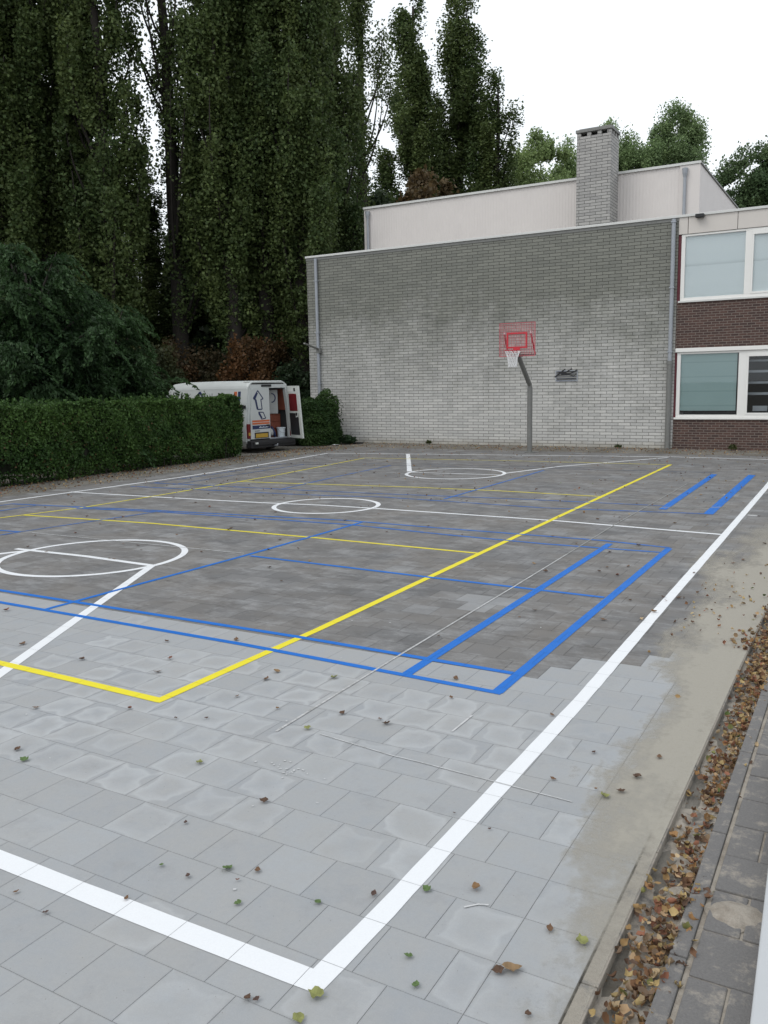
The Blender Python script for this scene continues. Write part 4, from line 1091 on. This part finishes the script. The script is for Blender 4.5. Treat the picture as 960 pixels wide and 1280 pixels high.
# (photo column, distance, variant, scale, label)
poplars = [
 (-75, 36, 0, 1.0, None), (-25, 34, 1, 1.0, None),
 (30, 35, 0, 1.02, 'tall dark poplar at the left edge, rising behind the feathery shrub tree'),
 (82, 36, 1, 1.0, 'tall dark poplar left of the bright sky gap near the top left'),
 (118, 37, 3, 1.05, 'slender poplar right behind the right shoulder of the feathery shrub tree'),
 (158, 35, 3, 1.0, 'tall poplar between the sky gap and the open bare-stemmed poplar'),
 (238, 37, 2, 1.0, 'open crowned poplar with thick dark trunk and sky showing through, above the van roof'),
 (302, 36, 1, 1.0, 'dense poplar rising above the open rear of the white van'),
 (342, 37, 0, 1.02, 'dense poplar rising between the van door and the grey building corner'),
 (388, 36.5, 0, .97, 'broad dense poplar directly above the left corner of the grey brick wall'),
 (425, 41, 3, 1.05, 'narrow poplar just right of the grey wall corner, behind the building'),
 (462, 47, 2, 1.0, 'thin airy poplar behind the left end of the pink hall'),
 (492, 55, 3, 1.05, 'short dark poplar peeping over the left end of the hall roof'),
 (524, 62, 1, 1.10, 'left poplar of the trio above the hall roof'),
 (574, 64, 0, 1.15, 'middle and tallest poplar of the trio above the hall roof'),
 (618, 62, 3, .93, 'right and shortest poplar of the trio above the hall roof')]
for i, (px, dp, vi, s, lb) in enumerate(poplars):
    x, y = az(px, dp); sz = s
    if px == 492: sz = .55
    if px == 618: s, sz = 1.4, .93
    if px in (524, 574): s *= 1.3
    plant('poplar_tree', variants[vi], x, y, s, random.uniform(0, 6.28), lb or ('tall dark poplar of the row at far left' ), 'tree', ROW, sz)
# second line farther back, seen between the first
for i, px in enumerate([-40, 5, 55, 105, 150, 205, 268, 318, 362, 408]):
    x, y = az(px, 45+2*math.sin(i*2.1)); v = variants[[0, 1, 3][i % 3]]
    hs_ = [1, 1, .9, .55, .6, .5, .55, .9, .8, .6][i]
    plant('poplar_tree', v, x, y, 1.0, i*1.3, 'dark poplar of the rear line, seen between the front poplars', 'tree', 'poplars of the rear line', hs_)

def round_crown(n, rx, ry, rz, z0, seed, base, alt, size, holes=.3, nl=None, thin=.28):
    r = random.Random(seed); nb = 46; P = []; cl = []
    for b in range(nb):
        d = Vector((r.gauss(0, 1), r.gauss(0, 1), r.gauss(0, 1))).normalized()*(r.random()**.45)
        c = np.array([d.x*rx*.78, d.y*ry*.78, z0+rz+d.z*rz*.80]); k = int(n/nb*r.uniform(.5, 1.5))
        s = r.uniform(.13, .30); Q = RNG.normal(size=(k, 3)); Q /= (np.linalg.norm(Q, axis=1)[:, None]+1e-6); Q *= RNG.random((k, 1))**.5
        P.append(c+Q*[rx*s, ry*s, rz*s]*1.15+RNG.normal(size=(k, 3))*np.array([rx, ry, rz])*.05); cl.append(np.full(k, r.random()))
    P = np.concatenate(P); cl = np.concatenate(cl); keep = fit_noise(P, 1.6/rx*1.5, seed) > holes; P = P[keep]; cl = cl[keep]
    return P, cl
def simple_trunk(h, rad, rx, seed, z0):
    r = random.Random(seed); m = MB(); m.tube([(0,0,-.1),(.05,0,h*.3),(0,.08,h*.6),(.05,0,h*.95)], [rad, rad*.8, rad*.55, rad*.15], 10)
    for i in range(10):
        a = r.uniform(0, 2*PI); z = h*r.uniform(.3, .75); L = rx*r.uniform(.5, .9)
        m.tube([(0,0,z), (L*.5*math.cos(a), L*.5*math.sin(a), z+L*.45), (L*math.cos(a), L*math.sin(a), z+L*1.0)], [rad*.35, rad*.2, rad*.06], 6)
    return m
def bush_tree(name, x, y, n, rx, ry, rz, z0, seed, base, alt, size, label, cat, group=None, holes=.3, rad=.15):
    root = thing(name, label, cat, (x, y, 0), 0, group)
    P, cl = round_crown(n, rx, ry, rz, z0, seed, base, alt, size, holes)
    P[:, 2] = np.maximum(P[:, 2], .05)
    newobj('crown', foliage_mesh('crown', P, size, colvar(len(P), base, alt, .3, cl), droop=.1, elong=1.3), root)
    simple_trunk(z0+rz*1.6, rad, rx*.9, seed, z0).build('trunk', M['bark'], root, smooth=True)
    return root
# lighter trees beyond the hall roof
BK = 'broadleaf trees beyond the hall roof'
for (px, dp, top, rx, sd, b_, a_, lb, lo) in [
    (672, 70, 21.9, 3.0, 1, (.18, .25, .10), (.30, .39, .15), 'airy yellow green tree left of the chimney beyond the hall roof', 9),
    (708, 74, 22.4, 2.8, 2, (.15, .22, .09), (.26, .35, .14), 'rounded green tree directly left of the chimney beyond the hall', 9),
    (748, 76, 24.0, 3.0, 3, (.14, .21, .09), (.24, .33, .14), 'green tree whose top shows just behind the chimney cap', 10),
    (776, 78, 23.4, 2.4, 9, (.13, .20, .08), (.22, .31, .13), 'slim light green tree half hidden by the right side of the chimney', 9),
    (797, 74, 22.8, 2.6, 4, (.14, .21, .09), (.24, .33, .14), 'green tree just right of the chimney beyond the hall roof', 9),
    (833, 75, 25.4, 3.2, 5, (.13, .20, .09), (.22, .30, .13), 'tallest rounded green tree at right beyond the hall roof', 10),
    (925, 62, 18.6, 2.9, 6, (.07, .12, .055), (.13, .19, .08), 'dark green tree above the classroom roof at the right edge', 6),
    (965, 60, 17.2, 2.8, 7, (.07, .12, .055), (.13, .19, .08), 'dark green tree cut by the right edge above the fascia panels', 6)]:
    x, y = az(px, dp); lo = top-8.5 if dp > 65 else top-8; rz = (top-lo)/2
    bush_tree('broadleaf_tree', x, y, 34000, rx, rx, rz, lo, sd, b_, a_, .17, lb, 'tree', BK, .30, .3)
x, y = az(540, 52); bush_tree('autumn_tree', x, y, 7000, 2.6, 2.0, 2.4, 10.2, 21, (.07, .06, .03), (.14, .085, .035), .26, 'thin brownish tree in front of the poplar trio above the hall roof', 'tree', None, .4, .18)
x, y = az(470, 50); bush_tree('broadleaf_tree', x, y, 5000, 1.5, 1.4, 2.2, 9.0, 22, (.02, .04, .02), (.05, .07, .03), .24, 'small dark tree at the left end of the hall roof', 'tree', None, .3, .18)

# feathery shrub tree behind the hedge at left: drooping sprays
def feathery(x, y, R0, H, n_spray, seed, label):
    r = random.Random(seed); root = thing('feathery_tree', label, 'tree', (x, y, 0))
    P = []; D = []; cl = []; st = MB(); st.tube([(0,0,-.1),(.1,0,1.2),(0,.1,H*.55),(0,0,H*.85)], [.16,.13,.09,.03], 10)
    limbs = []
    for l in range(26):         # limbs at several levels, each carrying its own layer of drooping sprays
        t = (l+.5)/26; a = l*2.4+r.uniform(-.3, .3); zt = .7+(H-.7)*t**.9
        reach = R0*(1-.80*t**2.0)*r.uniform(.6, 1.15)
        p0 = Vector((0, 0, zt*.55)); p2 = Vector((reach*math.cos(a), reach*math.sin(a), zt)); p1 = (p0+p2)/2+Vector((0, 0, .35))
        limbs.append((p0, p1, p2, a, reach, r.random())); st.tube([p0, p1, p2], [.05, .035, .012], 5)
    for s in range(n_spray):
        p0, p1, p2, a, reach, tone = limbs[r.randrange(26)]
        u = r.random()**.55; base = (p0*(1-u)**2+p1*2*u*(1-u)+p2*u*u); aa = a+r.gauss(0, .95)*(1.3-u*.6)
        L = r.uniform(.45, 1.25); nn_ = 85; q = np.linspace(0, 1, nn_); rise = r.uniform(.05, .75)
        cx = base.x+L*q*math.cos(aa); cy = base.y+L*q*math.sin(aa); cz = base.z+r.gauss(0, .12)+L*(rise*q-.85*q*q)
        side = RNG.normal(size=nn_)*.12*(1-.7*q)
        P.append(np.stack([cx-math.sin(aa)*side, cy+math.cos(aa)*side, cz-np.abs(side)*.5+RNG.normal(size=nn_)*.02], 1))
        D.append(np.tile([math.cos(aa), math.sin(aa), rise-1.3], (nn_, 1))*.9); cl.append(np.clip(tone*.5+.5*q+RNG.normal(size=nn_)*.05, 0, 1))
    k = n_spray*16; Q = RNG.normal(size=(k, 3)); Q /= np.linalg.norm(Q, axis=1)[:, None]; Q *= (RNG.random((k, 1))**.4)*.62
    Q = Q*[R0, R0, H*.5]+[0, 0, H*.42]; Q = Q[Q[:, 2] > .3]
    P.append(Q); D.append(RNG.normal(size=(len(Q), 3))*.4); cl.append(np.zeros(len(Q)))
    P = np.concatenate(P); D = np.concatenate(D); cl = np.concatenate(cl); P[:, 2] = np.maximum(P[:, 2], .1)
    me = foliage_mesh('crown', P, .13, colvar(len(P), (.013, .034, .012), (.048, .098, .030), .3, cl), updir=D*1.2, elong=2.6)
    newobj('crown', me, root); st.build('trunk', M['bark'], root, smooth=True)
x, y = az(55, 24); feathery(x, y, 2.9, 6.3, 900, 5, 'broad dark green feathery shrub tree leaning over the hedge at the left edge')
x, y = az(150, 26.5); feathery(x, y, 2.0, 4.8, 520, 6, 'smaller dark green feathery shrub right of the broad one behind the hedge')
x, y = az(-60, 25); feathery(x, y, 2.4, 5.6, 420, 8, 'dark green feathery shrub tree beyond the left edge behind the hedge')

# understorey shrubs beneath the poplars
US = 'understorey shrubs beneath the poplars'
for i, (px, dp, top, rx, b_, a_, lb) in enumerate([
    (205, 33, 4.0, 1.5, (.02, .035, .015), (.06, .06, .02), 'dark olive shrub behind the front of the van roof'),
    (232, 35, 4.5, 1.5, (.035, .035, .016), (.10, .05, .02), 'orange tinged shrub above the middle of the van roof'),
    (268, 35, 3.9, 1.5, (.025, .035, .016), (.075, .045, .02), 'brownish shrub above the orange stripe of the van'),
    (318, 34, 4.55, 1.5, (.05, .035, .016), (.16, .07, .024), 'bright orange brown maple shrub above the open rear of the van'),
    (350, 36, 4.3, 1.4, (.035, .035, .016), (.11, .055, .022), 'dull orange shrub above the open van door'),
    (372, 34, 3.4, 1.2, (.015, .035, .015), (.03, .05, .02), 'dark green shrub between the van door and the wall corner'),
    (298, 38, 3.4, 1.6, (.02, .04, .018), (.04, .055, .02), 'dark green shrub half hidden behind the orange maple shrub'),
    (20, 30, 4.2, 2.0, (.012, .03, .014), (.03, .05, .02), 'dark shrub behind the left feathery tree'),
    (120, 31, 3.8, 2.0, (.012, .03, .014), (.03, .05, .02), 'dark shrub between the two feathery trees'),
    (165, 33, 3.5, 1.8, (.012, .03, .014), (.03, .05, .02), 'dark shrub at the right of the smaller feathery shrub')]):
    x, y = az(px, dp); bush_tree('shrub', x, y, 9000, rx, rx, (top-.2)/2, .2, 60+i, b_, a_, .12, lb, 'shrub', US, .2, .07)
# wall bush and ground plants
x, y = -9.05, 13.35
def clipped_bush(name, x, y, rx, ry, h, n, seed, base, alt, size, label, cat):
    root = thing(name, label, cat, (x, y, 0)); D_ = RNG.normal(size=(n, 3)); D_ /= np.linalg.norm(D_, axis=1)[:, None]; D_[:, 2] = np.abs(D_[:, 2])
    sq = (np.abs(D_)**2.3).sum(1)**(-1/2.3); rr = 1.02-RNG.exponential(.10, n)
    P = D_*(sq*rr)[:, None]*[rx, ry, h]; low = D_[:, 2] < .0; nz = fit_noise(P, 3.2, seed); P *= (1+.5*(nz-.5))[:, None]
    k = n//3; Q = RNG.uniform(-1, 1, (k, 3))*[rx*.85, ry*.85, h*.42]+[0, 0, h*.46]; P = np.concatenate([P, Q]); nz = np.concatenate([nz, np.zeros(k)]); P[:, 2] = np.maximum(P[:, 2], .03)
    newobj('foliage', foliage_mesh('foliage', P, size, colvar(len(P), base, alt, .35, np.clip(nz, 0, 1)), elong=1.5), root)
    simple_trunk(h*.9, .05, rx*.8, seed, 0).build('stems', M['bark'], root, smooth=True); return root
clipped_bush('wall_bush', x-.15, y, .85, .7, 1.85, 24000, 81, (.022, .055, .016), (.07, .125, .035), .065, 'rounded green bush against the left end of the grey brick wall', 'bush')
bush_tree('low_plant', -8.25, 13.75, 2600, .42, .35, .17, .0, 82, (.02, .045, .02), (.04, .07, .03), .07, 'low dark green plant spreading on the soil right of the wall bush', 'plant', None, .1, .02)
bush_tree('low_plant', -10.3, 12.6, 6000, .9, .5, .35, .0, 83, (.015, .035, .016), (.035, .06, .025), .08, 'low dark plants in the shade under the open van door', 'plant', None, .1, .02)

# dark woodland closing the view behind the trunks
def woodland(name, px0, px1, dep, h, n, size, label):
    P = []
    for _ in range(n):
        px = random.uniform(px0, px1); x, y = az(px, dep+random.uniform(-2.5, 2.5)); z = h*(1-random.random()**1.6)*(.75+.25*math.sin(px*.055)+.1*math.sin(px*.17)); P.append((x, y, max(.1, z)))
    P = np.array(P); me = foliage_mesh(name, P, size, colvar(len(P), (.010, .022, .010), (.035, .05, .02), .3))
    tag(newobj(name, me), label, 'woodland', kind='stuff')
woodland('woodland', -220, 440, 58, 13.5, 30000, .62, 'dark mass of woodland closing the view behind the poplar trunks')
woodland('undergrowth', -220, 400, 40, 4.5, 26000, .34, 'dark undergrowth between the poplar trunks')

for k_, xx in ((1, -5.2), (3, 1.5), (5, 4.9)):
    bush_tree('weed_tuft', xx, 14.36, 260, .16, .09, .07+.02*(k_ % 3), -.01, 300+k_, (.04, .06, .02), (.10, .11, .04), .05, ['leftmost of the small weed tufts at the foot of the grey wall', 'small weed tuft at the foot of the grey wall left of the basketball pole', 'small weed tuft at the wall foot left of the basketball pole', 'small weed tuft at the wall foot right of the basketball pole', 'small weed tuft just left of the downpipe foot', 'small weed tuft below the brown brick of the classroom'][k_], 'weed', 'weeds at the wall foot', .05, .006)
# hedge
hg = thing('hedge', 'long clipped dark green hedge along the left side of the court', 'hedge', (-9.1, 7.9, 0))
def hedge():
    X0, X1, Y0, Y1, Z = -9.75, -8.5, -8.5, 8.05, 1.82
    n = 125000; P = []
    def wob(a, b, s): return .07*np.sin(a*2.3+s)+.06*np.sin(b*3.1+a*1.3+s*2)+.04*np.sin(a*7.1+b*5+s)
    k = int(n*.5); yy = Y0+(Y1-Y0)*(RNG.random(k)**.75); zz = .02+Z*RNG.random(k); dep = RNG.exponential(.075, k)
    bulge = .10*np.sin(np.clip(zz/Z, 0, 1)*PI)-.14*(zz < .3)*(1-zz/.3)-.13*np.clip((zz-Z+.22)/.22, 0, 1)**2
    P.append(np.stack([X1+bulge+wob(yy, zz, 0)-dep, yy, zz], 1))
    k = int(n*.34); yy = Y0+(Y1-Y0)*(RNG.random(k)**.75); xx = X0+(X1-X0)*RNG.random(k); P.append(np.stack([xx, yy, Z+wob(yy, xx, 3)*.6-RNG.exponential(.05, k)+.03*RNG.random(k)], 1))
    k = int(n*.10); xx = X0+(X1-X0)*RNG.random(k); zz = Z*RNG.random(k); P.append(np.stack([xx, Y1+wob(xx, zz, 5)+.06*np.sin(zz/Z*PI)-RNG.exponential(.08, k), zz], 1))
    k = int(n*.06); yy = Y0+(Y1-Y0)*RNG.random(k); zz = Z*RNG.random(k); P.append(np.stack([X0-wob(yy, zz, 7)+RNG.exponential(.06, k), yy, zz], 1))
    # shoots sticking out of the top and the face
    for _ in range(420):
        y = random.uniform(Y0, Y1); x = random.uniform(X0, X1+.05); z = Z+random.uniform(-.05, .02)
        if random.random() < .45: x = X1+.06; z = random.uniform(.2, Z)
        m_ = 14; t = RNG.random(m_)[:, None]; d_ = np.array([random.gauss(.1, .3), random.gauss(0, .3), 1])*random.uniform(.08, .2); P.append(np.array([[x, y, z]])+d_*t+RNG.normal(size=(m_, 3))*.02)
    P = np.concatenate(P); nz = fit_noise(P, 2.6, 4); 
    thin_low = (P[:, 2] < .38) & (RNG.random(len(P)) < .45*(1-P[:, 2]/.38)+.1); keep = (nz > .12) & ~thin_low; P = P[keep]; nz = nz[keep]
    P[:, 2] = np.maximum(P[:, 2], .02)
    cols = colvar(len(P), (.022, .058, .014), (.085, .155, .036), .45, np.clip(nz*1.2-.1, 0, 1))
    br = RNG.random(len(P)) < .025*(1.2-P[:, 2]/Z); cols[br] = [.13, .08, .035]
    P -= np.array([-9.1, 7.9, 0])
    newobj('foliage', foliage_mesh('foliage', P, .066, cols, elong=1.5), hg)
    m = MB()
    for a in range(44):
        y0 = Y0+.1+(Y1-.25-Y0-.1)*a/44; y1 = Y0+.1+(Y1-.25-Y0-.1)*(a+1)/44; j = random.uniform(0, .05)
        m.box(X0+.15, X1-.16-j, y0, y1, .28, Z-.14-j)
    m.build('dark_core', M['core'], hg, off=(-9.1, 7.9, 0))  # solid near-black filler boxes, added for the dark inside of the hedge
    m = MB(); y = Y0
    while y < Y1-.1:
        x = random.uniform(X1-.4, X1-.08); h = random.uniform(.5, .9)
        for q in range(2): m.tube([(x, y, -.02), (x+random.uniform(-.05, .05), y+random.uniform(-.1, .1), h*.5), (x+random.uniform(-.1, .12), y+random.uniform(-.2, .2), h)], [.016, .012, .006], 5)
        y += random.uniform(.09, .2)
    m.build('stems', M['bark'], hg, off=(-9.1, 7.9, 0))
hedge()
